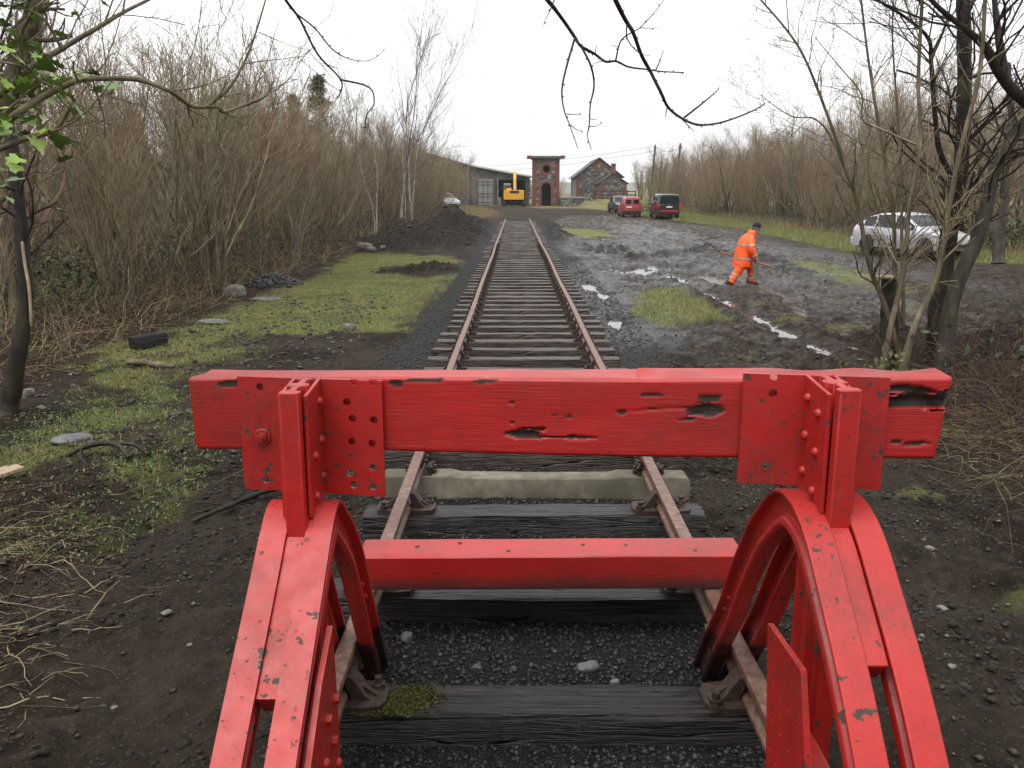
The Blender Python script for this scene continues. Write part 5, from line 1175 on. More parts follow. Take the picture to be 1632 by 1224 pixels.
# leafy green undergrowth
def leaves(name, C, size, mat, seed, label, cat):
    rs = np.random.RandomState(seed); n = len(C); u = unit(rs.randn(n, 3) + np.array([0, 0, .3])); v = unit(np.cross(u, rs.randn(n, 3))); s_ = (size * (.5 + rs.rand(n)))[:, None]
    V = np.stack([C - u * s_ * .5, C + v * s_ * .3, C + u * s_ * .6, C - v * s_ * .3], 1).reshape(-1, 3); F = np.arange(len(V)).reshape(-1, 4)
    ob = kind(link(name, mesh_quads(name, [(V, F)], mat, False)), "stuff"); tag(ob, label, cat); return ob
t = NT("evergreen_leaf"); EVER = t.fin(t.mix(t.noise(3, 3), (.02, .045, .010), (.075, .115, .03)), .45)
t = NT("brown_leaf"); BLEAF = t.fin(t.ramp(t.noise(11, 3), [(.3, (.035, .02, .012)), (.5, (.10, .055, .03)), (.72, (.24, .15, .08))]), .6)
t = NT("fresh_leaf"); FRESH = t.fin(t.mix(t.noise(6, 3), (.05, .09, .018), (.14, .185, .045)), .5)
def clumps(cents, per, sr, sz, seed):
    rs = np.random.RandomState(seed); out = []
    for x, y, k in cents: out.append(np.stack([x + rs.randn(int(per * k)) * sr, y + rs.randn(int(per * k)) * sr, gz(x, y) + np.abs(rs.randn(int(per * k))) * sz + .04], 1))
    return np.concatenate(out)
rr = random.Random(8)
leaves("evergreen_undergrowth", clumps([(-8.2 - rr.random() * 5, 13 + rr.random() * 42, 1) for _ in range(46)], 260, .55, .5, 1), .09, EVER, 1, "dark green evergreen undergrowth showing between the left thicket trunks", "undergrowth")
leaves("evergreen_undergrowth", clumps([(18 + rr.random() * 4, 24 + rr.random() * 60, 1) for _ in range(26)] + [(14.5, 95, 2), (15.5, 95, 2), (16.8, 96, 2.5), (13.6, 96, 2)], 260, .6, .55, 2), .12, EVER, 2, "dark green evergreen shrubs along the right wood", "undergrowth")
leaves("fern_clump", clumps([(3.95, 9.2, 1), (4.2, 9.4, .8), (3.8, 9.5, .5)], 120, .12, .16, 3), .07, FRESH, 3, "bright green ferny shoots at the foot of the stump", "fern")
leaves("bramble_leaves", clumps([(4.6 + rr.random() * 1.6, 7.4 + rr.random() * 3, .5) for _ in range(20)], 26, .22, .35, 4), .075, EVER, 4, "scattered green bramble leaves in the tangle by the black trunk", "leaves")
X = -2.4 - rsN.rand(9000) * 4.6; Y = 3 + rsN.rand(9000) ** 1.2 * 18; k = rsN.rand(9000) < .15 + masks(X, Y)['litter']; X, Y = X[k], Y[k]
leaves("leaf_litter", np.stack([X, Y, height(X, Y) + .012], 1), .035, BLEAF, 5, "brown fallen leaves on the ground left of the track", "leaf litter")
X = -2.6 - rsN.rand(12000) * 2.6; Y = 4.9 + rsN.rand(12000) * 4.6; k = rsN.rand(12000) < fbm(X * 1.6, Y * 1.6, 5, 3) ** 2 * 2.2; X, Y = X[k], Y[k]
leaves("ground_weeds", np.stack([X, Y, height(X, Y) + .014], 1), .022, FRESH, 6, "small green weeds sprouting in the soil left of the stop", "weeds")
# moss on the nearest sleeper
rs = np.random.RandomState(3); n_ = 3400; a = rs.randn(n_, 2); X = -.60 + a[:, 0] * .065 + .03 * a[:, 1]; Y = 3.14 + a[:, 1] * .06
k = (Y > 3.05) & (Y < 3.28); X, Y = X[k], Y[k]
t = NT("moss"); MOSS = t.fin(t.mix(t.noise(40, 3), (.03, .035, .006), (.11, .105, .018)), .9)
mo = leaves("moss", np.stack([X, Y, .165 + rs.rand(len(X)) * .012], 1), .014, MOSS, 7, "yellow green moss cushion on the end of the nearest sleeper", "moss")
# gravel: real pebbles
ICO = None
def ico():
    bm = bmesh.new(); bmesh.ops.create_icosphere(bm, subdivisions=1, radius=1.0); V = np.array([v.co[:] for v in bm.verts]); F = np.array([[v.index for v in f.verts] for f in bm.faces]); bm.free(); return V, F
IV, IF = ico()
OV = np.array([[1, 0, 0], [-1, 0, 0], [0, 1, 0], [0, -1, 0], [0, 0, 1], [0, 0, -1.]]) * 1.15; OF = np.array([[0, 2, 4], [2, 1, 4], [1, 3, 4], [3, 0, 4], [2, 0, 5], [1, 2, 5], [3, 1, 5], [0, 3, 5]])
def pebbles(name, X, Y, size, mat, seed, label, cat, zoff=0.0, sink=.2):
    IV, IF = (OV, OF) if size < .0125 or name in ('mud_clods', 'soil_clods') else (globals()['IV'], globals()['IF'])
    rs = np.random.RandomState(seed); n = len(X); Z = height(X, Y)
    s_ = size * (.45 + rs.rand(n) ** 2.5 * 1.6); sc = s_[:, None] * np.stack([.8 + .6 * rs.rand(n), .8 + .6 * rs.rand(n), .45 + .4 * rs.rand(n)], 1)
    jit = 1 + (rs.rand(n, len(IV)) - .5) * .85
    V = IV[None] * jit[:, :, None] * sc[:, None]; th = rs.rand(n) * 6.28; c, s2 = np.cos(th)[:, None], np.sin(th)[:, None]
    V = np.stack([V[:, :, 0] * c - V[:, :, 1] * s2, V[:, :, 0] * s2 + V[:, :, 1] * c, V[:, :, 2]], 2) + np.stack([X, Y, Z + zoff + sc[:, 2] * (1 - 2 * sink) * .6], 1)[:, None]
    F = (IF[None] + (np.arange(n) * len(IV))[:, None, None]).reshape(-1, 3)
    me = mesh_quads(name, [(V.reshape(-1, 3), F)], mat, False)
    at = me.attributes.new("shade", 'FLOAT', 'POINT'); at.data.foreach_set("value", np.repeat(rs.rand(n), len(IV)).astype(np.float32))
    ob = kind(link(name, me), "stuff"); tag(ob, label, cat); return ob
def stone_mat(name, a, b, c):
    t = NT(name); s_ = t.attr("shade").outputs['Fac']; n = t.noise(50, 4)
    return t.fin(t.mix(t.math('MULTIPLY', n, .5), t.ramp(s_, [(0, a), (.6, b), (.93, b), (1.0, c)]), a), .55, t.bump(n, .3, .005))
GRAV = stone_mat("dark_gravel", (.008, .0075, .007), (.030, .028, .026), (.11, .105, .095))
SOILST = stone_mat("soil_stones", (.014, .011, .0085), (.045, .037, .029), (.20, .18, .15))
n_ = 15000; X = rsN.uniform(-.98, .98, n_); Y = 2.1 + 2.9 * rsN.rand(n_) ** 1.1; pebbles("gravel", X, Y, .0075, GRAV, 1, "fine dark gravel between the nearest sleepers", "gravel")
n_ = 3500; X = rsN.uniform(-1.2, 1.2, n_); Y = rsN.uniform(4.8, 6.6, n_); pebbles("gravel", X, Y, .010, GRAV, 2, "dark gravel around the concrete sleeper", "gravel")
n_ = 9000; X = rsN.choice([-1, 1], n_) * (1.30 + .7 * rsN.rand(n_)); Y = 8 + 22 * rsN.rand(n_) ** 1.6; pebbles("gravel", X, Y, .011, GRAV, 3, "dark stone ballast along both sides of the track", "gravel")
n_ = 5200; X = np.concatenate([-1.1 - 2.6 * rsN.rand(n_), 1.1 + 2.2 * rsN.rand(n_)]); Y = 2.0 + 6 * rsN.rand(2 * n_) ** 1.2; k = rsN.rand(2 * n_) < .15 + 1.3 * sstep(.4, .7, fbm(X * 1.2, Y * 1.2, 6, 3)); X, Y = X[k], Y[k]; pebbles("gravel", X, Y, .0085, SOILST, 4, "small stones bedded in the soil beside the buffer stop", "gravel")
n_ = 900; a = rsN.rand(n_) * 6.28; r_ = .75 * rsN.rand(n_) ** .6; pebbles("gravel_heap", -5.75 + r_ * np.cos(a) * .9, 20.0 + r_ * np.sin(a) * 1.1, .03, GRAV, 5, "low heap of dark gravel beside the pale boulder", "gravel heap")
n_ = 1500; X = -2.6 - 3.2 * rsN.rand(n_); Y = 7 + 12 * rsN.rand(n_); pebbles("gravel", X, Y, .022, SOILST, 6, "pale stones scattered through the thin grass", "gravel")
def mnds(n): 
    X = rsN.uniform(-7, -1.6, n); Y = rsN.uniform(32, 60, n); k = rsN.rand(n) < masks(X, Y)['mound']; return X[k], Y[k]
X, Y = mnds(2600); pebbles("rubble", X, Y, .03, SOILST, 7, "stones and clods on the dark spoil heap", "rubble")
n_ = 2600; X = rsN.uniform(2.2, 11, n_); Y = 9 + 40 * rsN.rand(n_) ** 1.5; k = rsN.rand(n_) < masks(X, Y)['mud']; 
t = NT("soil_clod"); SOILCL = t.fin(t.ramp(t.noise(14, 5, .65), [(.3, (.007, .005, .0038)), (.55, (.026, .019, .0135)), (.75, (.07, .055, .04))]), .85, t.bump(t.noise(60, 5), .8, .02))
n5 = 9000; Xc = np.concatenate([-1.15 - 3.2 * rsN.rand(n5), 1.15 + 2.6 * rsN.rand(n5)]); Yc = 1.9 + 6.4 * rsN.rand(2 * n5) ** 1.2; kc = rsN.rand(2 * n5) < sstep(.36, .62, fbm(Xc * 1.4, Yc * 1.4, 4, 4)); Xc, Yc = Xc[kc], Yc[kc]
pebbles("soil_clods", Xc, Yc, .0125, SOILCL, 18, "crumbly dark clods of turned soil either side of the buffer stop", "soil", 0, .55)
t = NT("wet_clod"); CLOD = t.fin(t.mix(t.noise(20, 4), (.018, .015, .013), (.055, .046, .038)), .45, t.bump(t.noise(50), .5, .01))
pebbles("mud_clods", X[k], Y[k], .018, CLOD, 8, "wet dark clods of churned mud across the yard", "mud")
# single stones one can point at
def rock(name, x, y, sx, sy, sz, col, label, seed, group=None, rz=0, cat="stone"):
    bm = bmesh.new(); bmesh.ops.create_icosphere(bm, subdivisions=3, radius=1.0); rs = np.random.RandomState(seed)
    for v in bm.verts:
        p = v.co.copy(); q = sum((fbm(np.array([p[i_] * 1.3 + seed]), np.array([p[(i_ + 1) % 3] * 1.3 + i_ * 7]), i_, 3)[0] - .5) for i_ in range(3))
        f_ = 1 + .45 * q
        v.co = Vector((np.sign(p.x) * abs(p.x) ** .8, np.sign(p.y) * abs(p.y) ** .8, np.sign(p.z) * abs(p.z) ** .75)) * f_
        v.co = Vector((v.co.x * sx, v.co.y * sy, v.co.z * sz))
    me = bpy.data.meshes.new(name); bm.to_mesh(me); bm.free(); me.materials.append(col)
    for p in me.polygons: p.use_smooth = True
    o = link(name, me, None, (x, y, gz(x, y) + sz * .55), (0, 0, rz)); return tag(o, label, cat, group)
PALE = plain("pale_stone", (.175, .168, .15), (.08, .076, .068), .7, 14, .6, 40); SLATE = plain("grey_slate", (.13, .135, .14), (.08, .08, .085), .45, 7, .4, 25); DARKST = plain("dark_wet_stone", (.06, .062, .066), (.035, .035, .037), .4, 9, .4)
rock("boulder", -6.28, 18.9, .22, .2, .17, PALE, "pale rounded boulder beside the dark gravel heap", 1, cat="boulder")
rock("flat_stone", -5.35, 18.0, .32, .2, .05, SLATE, "flat grey stone lying in front of the pale boulder", 2)
rock("flat_stone", -5.3, 14.6, .26, .14, .05, PALE, "long pale flat stone on the grass in front of the leaf litter", 3, rz=-.3)
rock("flat_stone", -4.12, 7.45, .16, .10, .03, SLATE, "flat blue grey slate beside the black bent root", 4, rz=.4)
rock("white_stone", -2.85, 13.95, .10, .07, .06, PALE, "white stone at the near edge of the grass strip", 5)
rock("stone", -5.6, 9.4, .07, .06, .05, PALE, "small tan stone on the litter near the torn dark tree", 6)
rock("stone", .22, 3.62, .050, .036, .025, SLATE, "grey pointed stone on the gravel between the rails", 7, rz=.3)
rock("stone", .33, 3.5, .022, .018, .014, PALE, "small pale pebble right of the grey stone between the rails", 8)
rock("stone", -.30, 3.62, .028, .024, .018, DARKST, "dark round stone on the gravel between the rails", 9)
rock("stone", -.78 + .12, 3.9, .03, .05, .022, PALE, "pale stone lodged beside the left arch foot", 10)
for k, (x, y, s_) in enumerate(((-5.9, 33.4, .22), (-5.6, 32.9, .16), (-6.2, 33.9, .18), (-5.2, 33.2, .12))):
    rock("rubble_stone", x, y, s_, s_ * .8, s_ * .7, PALE, "pale rubble stone at the foot of the spoil heap", 20 + k, "rubble stones by the spoil heap")
for k, (x, y, s_) in enumerate(((1.62, 4.7, .022), (1.9, 3.6, .022), (2.2, 4.3, .03), (1.5, 3.0, .018), (2.1, 3.2, .02), (2.5, 5.1, .03))):
    rock("stone", x, y, s_, s_ * .8, s_ * .45, PALE, "small pale stone in the dark soil right of the stop", 30 + k, "stones right of the stop", rz=k)
for k, (x, y, s_) in enumerate(((-1.75, 3.9, .016), (-2.0, 4.25, .030), (-1.6, 4.6, .018), (-2.35, 4.4, .016), (-1.9, 3.4, .015), (-1.7, 5.0, .02), (-2.6, 3.7, .016))):
    rock("stone", x, y, s_, s_ * .75, s_ * .5, PALE, "small pale stone in the dark soil left of the stop", 40 + k, "stones left of the stop", rz=k)
# timber scraps
blk = timber_mesh("timber_block", .52, .17, .17, SLEEPER_K, 90, .006, 14)
tag(link("timber_block", blk, None, (-5.5, 12.4, gz(-5.5, 12.4) + .01), (.05, -.03, .95)), "black sawn timber block lying on the thin grass", "timber block")
lg = MB().tube([(-.38, 0, .04), (-.1, .02, .05), (.2, -.02, .04), (.36, .03, .03)], [.035, .042, .04, .02], 8)
tag(link("stick", lg.mesh("stick", BARK_B, 60), None, (-4.85, 10.9, gz(-4.85, 10.9)), (0, 0, -.35)), "short brown rotten stick on the thin grass", "stick")
rt = MB(); z_ = .02
rt.tube(catmull([(-.34, 0, .03), (-.22, .03, .09), (-.05, .02, .13), (.10, -.02, .12), (.20, -.08, .03)], 5), .022, 7).tube(catmull([(.02, .02, .12), (.2, .04, .11), (.33, 0, .03)], 5), .018, 7).tube(catmull([(-.22, .03, .08), (-.2, -.06, .03), (-.14, -.12, .0)], 4), .016, 7)
tag(link("root", rt.mesh("root", BARK_D, 60), None, (-3.62, 7.05, gz(-3.62, 7.05) - .01), (0, 0, .1)), "black bent root arching out of the soil", "root")
pl = MB().box((0, 0, .03), (.5, .13, .03)).box((.05, .1, .02), (.36, .05, .02), (0, .05, .3))
tag(link("plank", pl.mesh("plank", TORN), None, (-4.22, 6.35, gz(-4.2, 6.35) + .02), (0, -.08, 1.0), bevel=.004), "broken pale plank end at the edge of the dead stalks", "plank")
bl = MB().tube(catmull([(-2.35, 5.55, .03), (-2.15, 5.75, .07), (-1.95, 5.98, .10), (-1.7, 6.22, .09), (-1.4, 6.45, .06)], 5), [.010 + .005 * (k_ % 3) + .0006 * k_ for k_ in range(21)], 7).tube(catmull([(-1.95, 5.98, .1), (-2.1, 6.2, .13), (-2.3, 6.35, .08)], 4), [.009, .008, .008, .007, .007, .006, .006, .005, .004], 5).tube(catmull([(-2.15, 5.75, .07), (-2.4, 5.7, .12), (-2.6, 5.8, .07)], 4), [.008, .008, .007, .007, .006, .006, .005, .005, .004], 5)
bo = bl.build("fallen_branch", BARK_D, smooth=60); tag(bo, "dark fallen branch slanting towards the beam's end", "branch")
bo.location.z = -.035
# ------------------------------------------------------------------ buildings
def rubble(name, a, b, mortar, sc=2.2):
    t = NT(name); mp = t.mapped((1, 1, 1.5)); d = t.voro(sc, mp, 'DISTANCE_TO_EDGE'); c = t.sep(t.voro(sc, mp, 'F1', 'Color'))
    st = t.mix(c[0], a, b); st = t.mix(t.ramp(c[1], [(.82, 0.0), (.86, .75)]), st, (.30, .28, .25)); st = t.mix(t.ramp(t.noise(.9, 4), [(.45, 0.0), (.7, .5)]), st, (.03, .028, .025))
    col = t.mix(t.ramp(d, [(.02, 1.0), (.07, 0.0)]), st, mortar)
    return t.fin(col, .85, t.bump(t.ramp(d, [(0, 0.0), (.15, 1.0)]), .6, .05))
STONE = rubble("rubble_stone", (.035, .033, .031), (.13, .12, .105), (.12, .115, .105))
t = NT("red_brick"); br = t.node("ShaderNodeTexBrick"); t.l.new(t.mapped((1, 1, 1), (R(90), 0, 0)), br.inputs['Vector'])
br.inputs['Scale'].default_value = 4.4; br.inputs['Color1'].default_value = (.21, .055, .028, 1); br.inputs['Color2'].default_value = (.13, .037, .022, 1); br.inputs['Mortar'].default_value = (.16, .12, .10, 1); br.inputs['Mortar Size'].default_value = .012
BRICK = t.fin(t.mix(t.ramp(t.noise(1.6, 4), [(.45, 0.0), (.7, .45)]), br.outputs['Color'], (.08, .035, .025)), .85)
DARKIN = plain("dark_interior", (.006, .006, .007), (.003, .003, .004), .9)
CONCD = plain("stained_concrete", (.17, .16, .145), (.09, .085, .075), .85, 1.3, .3, 12)
SLATE_R = plain("dark_slates", (.035, .032, .03), (.02, .02, .02), .6, 4, .3)
def circ(cx, cz, r, n=24, a0=0, a1=2 * math.pi, end=False): return [(cx + r * math.cos(a0 + (a1 - a0) * k / (n if not end else n - 1)), cz + r * math.sin(a0 + (a1 - a0) * k / (n if not end else n - 1))) for k in range(n)]
def arch(cx, z0, w, h, n=14):
    r = w / 2; return [(cx - r, z0)] + [(cx + r * math.cos(a), h - r + r * math.sin(a)) for a in np.linspace(math.pi, 0, n)] + [(cx + r, z0)]

# water tower base
tw = thing("water_tower", "square stone water tower with red brick corners, round window and arched doorway", "tower", (4.55, 137.0, 0))
W2 = 2.07; Ht = 7.0
MB().plate([(-W2, -.3), (W2, -.3), (W2, Ht), (-W2, Ht)], [arch(.08, -.05, 1.45, 3.5), circ(.08, 5.62, .57)], .5, lambda a, b, c: (a, c + .25, b)).build("front_wall", STONE, tw)
for sx in (-1, 1): MB().box((sx * (W2 - .25), 2.35, Ht / 2 - .15), (.499, 3.69, Ht + .298)).build("side_wall", STONE, tw)
MB().box((0, 4.3, Ht / 2 - .15), (W2 * 2, .2, Ht + .3)).build("back_wall", STONE, tw)
MB().box((0, 1.6, 3.4), (3.1, .1, 6.9)).build("interior_shade_sheet", DARKIN, tw)  # near-black sheet put in for the shade behind doorway and window
MB().box((0, 2.2, Ht + .16), (W2 * 2 + .3, 4.8, .2)).box((0, 2.2, Ht + .40), (W2 * 2 + 1.7, 5.6, .30)).build("cap_slab", CONCD, tw, bevel=.03)
for sx in (-1, 1):
    MB().box((sx * (W2 + .48), -.35, Ht + .38), (.75, .6, .42)).build("brick_corbel", BRICK, tw, bevel=.02)
    for k in range(14):
        w_ = .72 if k % 2 else .52
        MB().box((sx * (W2 - w_ / 2 + .02), .02, .25 + k * .5 - .02), (w_, .12, .485)).build("quoin", BRICK, tw)
    MB().box((sx * (W2 + .012), .46, Ht / 2), (.06, .7, Ht - .05)).build("corner_return", BRICK, tw)
MB().plate([(-.35 + .08 - .72, 0), *[(.08 + 1.08 * math.cos(a), 2.775 + 1.08 * math.sin(a)) for a in np.linspace(math.pi, 0, 16)], (.08 + 1.08, 0), (.08 + .74, 0), *[(.08 + .74 * math.cos(a), 2.775 + .74 * math.sin(a)) for a in np.linspace(0, math.pi, 16)], (.08 - .74, 0)], [], .14, lambda a, b, c: (a, c - .0, b)).build("door_surround", BRICK, tw)
MB().plate(circ(.08, 5.62, .95), [circ(.08, 5.62, .58)], .14, lambda a, b, c: (a, c, b)).build("window_surround", BRICK, tw)

# engine shed behind
CORR = None
t = NT("grey_render"); SHEDW = t.fin(t.mix(t.ramp(t.noise(.5, 5), [(.35, 0.0), (.65, 1.0)]), (.10, .10, .09), (.045, .047, .04)), .9, t.bump(t.noise(6), .3, .05))
t = NT("corrugated_sheet"); wv = t.node("ShaderNodeTexWave"); wv.inputs['Scale'].default_value = 3.0; t.l.new(t.co, wv.inputs['Vector'])
CORR = t.fin(t.mix(t.noise(1.2, 5), (.16, .155, .14), (.26, .255, .235)), .6, t.bump(wv.outputs['Fac'], .4, .04))
sh = thing("engine_shed", "low grey engine shed with sloping roof and a dark open bay behind the excavator", "shed", (0, 141, 0))
MB().plate([(-15, -.4), (2.0, -.4), (2.0, 4.5), (-7.7, 6.2), (-15, 8.3)], [[(-3.2, -.2), (1.35, -.2), (1.35, 4.0), (-3.2, 4.0)]], .3, lambda a, b, c: (a, c, b)).build("front_wall", SHEDW, sh)
MB().box((1.9, 9, 2.0), (.25, 17.6, 4.8)).build("side_wall", SHEDW, sh)
MB().box((-14.9, 9, 3.8), (.25, 17.6, 8.4)).build("side_wall", SHEDW, sh)
MB().box((-.9, 5, 2.0), (5.4, .2, 4.5)).build("interior_shade_sheet", DARKIN, sh)  # near-black sheet stands in for the shade inside the open bay
MB().hexa([(-7.7, -.5, 6.28), (2.5, -.5, 4.45), (2.5, 18, 4.45), (-7.7, 18, 6.28), (-7.7, -.5, 6.44), (2.5, -.5, 4.6), (2.5, 18, 4.6), (-7.7, 18, 6.44)]).build("roof", CORR, sh)
MB().hexa([(-15.5, -.5, 8.45), (-7.72, -.5, 6.28), (-7.72, 18, 6.28), (-15.5, 18, 8.45), (-15.5, -.5, 8.6), (-7.72, -.5, 6.44), (-7.72, 18, 6.44), (-15.5, 18, 8.6)]).build("roof", CORR, sh)
WHITEP = plain("weathered_white", (.55, .54, .50), (.38, .37, .34), .7, 2)
for (x0, z0, x1, z1) in ((-7.7, 6.2, 2.5, 4.36),):
    MB().hexa([(x0, -.62, z0), (x1, -.62, z1), (x1, -.54, z1), (x0, -.54, z0), (x0, -.62, z0 + .2), (x1, -.62, z1 + .2), (x1, -.54, z1 + .2), (x0, -.54, z0 + .2)]).build("fascia_board", WHITEP, sh)
MB().box((-7.75, -.3, 3.0), (.35, .3, 6.5)).build("corner_pier", CONCD, sh)
MB().box((-3.0, -.3, 2.0), (.28, .25, 4.6)).build("door_post", CONCD, sh)
MB().box((-2.75, -.7, .6), (.6, .5, 1.3)).build("concrete_block", CONCD, sh, bevel=.03)
dr = MB(); dr.box((-4.9, -.28, 2.1), (2.55, .06, 4.1)); d_ = dr.build("sliding_door", CORR, sh)
DKF = plain("dark_iron_frame", (.03, .03, .03), None, .7)
for x in (-6.13, -5.35, -4.58, -3.75): MB().box((x, -.33, 2.05), (.07, .06, 4.0)).build("door_bar", DKF, d_)
for z in (.45, 1.35, 1.85, 3.2, 3.7): MB().box((-4.95, -.335, z), (2.4, .05, .07)).build("door_bar", DKF, d_)
# goods shed
gs = thing("goods_shed", "stone goods shed with pitched roof, brick corners and blind round window", "shed", (14.78, 158, .8))
hw = 4.03
MB().plate([(-hw, -.5), (hw, -.5), (hw, 4.0), (0, 7.1), (-hw, 4.0)], [], .5, lambda a, b, c: (a, c + .25, b)).build("gable_wall", STONE, gs)
MB().plate([(-hw, -.5), (hw, -.5), (hw, 4.0), (0, 7.1), (-hw, 4.0)], [], .5, lambda a, b, c: (a, c + 15.75, b)).build("gable_wall", STONE, gs)
for sx in (-1, 1): MB().box((sx * (hw - .25), 8, 1.75), (.49, 15, 4.45)).build("side_wall", STONE, gs)
for sx in (-1, 1):
    MB().hexa([(0, -.35, 7.18), (sx * (hw + .45), -.35, 3.76), (sx * (hw + .45), 16.4, 3.76), (0, 16.4, 7.18), (0, -.35, 7.33), (sx * (hw + .45), -.35, 3.91), (sx * (hw + .45), 16.4, 3.91), (0, 16.4, 7.33)]).build("roof", SLATE_R, gs)
    for k in range(8):
        w_ = .62 if k % 2 else .42
        MB().box((sx * (hw - w_ / 2 + .02), .02, .22 + k * .49), (w_, .1, .475)).build("quoin", BRICK, gs)
MB().plate(circ(0, 5.75, .98), [circ(0, 5.75, .55)], .12, lambda a, b, c: (a, c + .01, b)).build("window_surround", BRICK, gs)
GREYP = plain("grey_paint", (.20, .205, .21), None, .7)
for y in (2.5, 6.5): MB().box((-hw - .03, y, 1.9), (.08, 2.4, 3.4)).build("side_door", GREYP, gs)
# annex with chimney
an = thing("stone_annex", "small gabled stone annex with red brick chimney in front of the goods shed", "outbuilding", (16.45, 150.2, .8))
MB().plate([(-2.3, -.5), (2.3, -.5), (2.3, 2.75), (0, 4.25), (-2.3, 2.75)], [], .4, lambda a, b, c: (a, c + .2, b)).build("gable_wall", STONE, an)
for sx in (-1, 1):
    MB().box((sx * 2.1, 3.6, 1.1), (.39, 6.4, 3.3)).build("side_wall", STONE, an)
    MB().hexa([(0, -.2, 4.33), (sx * 2.65, -.2, 2.6), (sx * 2.65, 7.2, 2.6), (0, 7.2, 4.33), (0, -.2, 4.45), (sx * 2.65, -.2, 2.72), (sx * 2.65, 7.2, 2.72), (0, 7.2, 4.45)]).build("roof", SLATE_R, an)
    for k in range(6): MB().box((sx * (2.3 - (.25 if k % 2 else .18) + .02), .0, .2 + k * .46), (.5 if k % 2 else .36, .1, .45)).build("quoin", BRICK, an)
ch = MB().box((.02, .45, 4.9), (.72, .7, 1.9)).build("chimney", BRICK, an)
MB().box((.02, .45, 5.93), (.86, .84, .16)).build("chimney_cap", BRICK, ch)
# platform and its fence
pf = thing("platform", "low mossy stone platform running out from the tower", "platform", (9.4, 132.5, 0))
MB().hexa([(-2.7, 0, -.4), (2.2, 0, -.4), (2.2, 20, -.4), (-2.7, 20, -.4), (-2.7, 0, 1.15), (1.6, 0, 1.15), (1.6, 20, 1.2), (-2.7, 20, 1.2)]).build("retaining_wall", STONE, pf)
MB().hexa([(2.2, 0, -.4), (4.0, -.6, -.4), (4.0, 3, -.4), (2.2, 3, -.4), (1.6, 0, 1.1), (3.6, -.5, .15), (3.6, 3, .2), (1.6, 3, 1.1)]).build("ramp", CONCD, pf)
MB().hexa([(-2.8, -.08, 1.151), (1.66, -.08, 1.151), (1.66, 19, 1.201), (-2.8, 19, 1.201), (-2.8, -.08, 1.28), (1.6, -.08, 1.28), (1.6, 19, 1.33), (-2.8, 19, 1.33)]).build("coping", CONCD, pf)
FENCE_P = plain("maroon_paint", (.11, .025, .02), (.07, .02, .017), .7)
fe = thing("fence", "dark red timber post and rail fence in front of the annex", "fence", (15.2, 141.5, 0))
for k, x in enumerate((-2.6, -1.3, 0, 1.3, 2.6, 3.9)): MB().box((x, 0, 1.15), (.16, .16, 2.5)).build("post", FENCE_P, fe)
for k, x in enumerate((-2.6, -2.45)): MB().box((x - .1, 1.6 + k * 1.5, 1.15), (.16, .16, 2.5)).build("post", FENCE_P, fe)
for z in (1.1, 1.65, 2.2): MB().box((.65, -.1, z), (6.6, .06, .16)).build("rail", FENCE_P, fe); MB().box((-2.7, 1.6, z), (.06, 3.2, .16)).build("rail", FENCE_P, fe)
# poles and wires
POLE = plain("pole_timber", (.11, .085, .06), (.06, .045, .035), .85, 3, .3)
def pole(x, y, h, lx, ly, label):
    o = thing("utility_pole", label, "utility pole", (x, y, gz(x, y) - .3))
    MB().tube([(0, 0, 0), (lx * .5, ly * .5, h * .5), (lx, ly, h)], [.17, .15, .12], 10).build("pole", POLE, o, smooth=60)
    for s_ in (-.16, .16): MB().tube([(lx + s_, ly, h - .45), (lx + s_, ly, h - .25)], [.05, .04], 8).build("insulator", WHITEP, o)
    MB().box((lx, ly, h - .5), (.5, .1, .1)).build("crossarm", POLE, o)
    return Vector((x + lx, y + ly, gz(x, y) - .3 + h))
A = pole(19.4, 128, 8.35, .5, 0, "straight timber utility pole behind the red van"); B = pole(19.5, 110, 8.2, .75, .3, "leaning timber utility pole behind the black van")
WIREM = plain("wire", (.03, .03, .032), None, .6)
def wire(a, b, sag, label):
    P = [a.lerp(b, k / 14) + Vector((0, 0, -sag * 4 * (k / 14) * (1 - k / 14))) for k in range(15)]
    o = MB().tube(P, .022, 5).build("wire", WIREM); tag(o, label, "wire", "overhead wires")
far_ = Vector((-24, 290, 8.5))
wire(A + Vector((-.2, 0, -.25)), far_ + Vector((0, 0, 2.0)), 1.2, "upper overhead wire passing behind the tower"); wire(A + Vector((.2, 0, -.85)), far_, 1.2, "lower overhead wire passing behind the tower")
wire(A + Vector((.16, 0, -.3)), B + Vector((-.1, 0, -.6)), .5, "short overhead wire between the two poles")

# ------------------------------------------------------------------ vehicles
def carpaint(name, col, metal=.5, rough=.3):
    t = NT(name); d = t.noise(1.4, 5); z = t.sep(t.co)[2]
    c = t.mix(t.math('MULTIPLY', t.ramp(z, [(.15, 1.0), (.75, 0.0)]), t.ramp(d, [(.35, .2), (.65, .8)])), col, (.07, .055, .04))
    return t.fin(c, rough, None, metal, coat=.6)
SILVER = carpaint("silver_paint", (.62, .63, .65), .35); REDC = carpaint("red_car_paint", (.36, .018, .028), .1); BLACKC = carpaint("black_car_paint", (.018, .019, .022), .2); GREYC = carpaint("dark_grey_car_paint", (.055, .06, .068), .4); GREYL = carpaint("pale_grey_car_paint", (.34, .36, .38), .4)
GLASSC = NT("car_glass").fin((.02, .026, .03), .05, spec=.45)
RUBBER = plain("tyre_rubber", (.014, .014, .014), (.035, .030, .025), .8); ALLOY = plain("alloy", (.42, .42, .43), (.25, .25, .26), .35, metal=.6); PLASTIC = plain("black_plastic", (.016, .016, .017), (.03, .029, .028), .6)
LAMPR = NT("red_lens").fin((.45, .02, .015), .15); LAMPW = NT("clear_lens").fin((.55, .56, .57), .1); PLATE = NT("number_plate").fin((.70, .70, .66), .4)
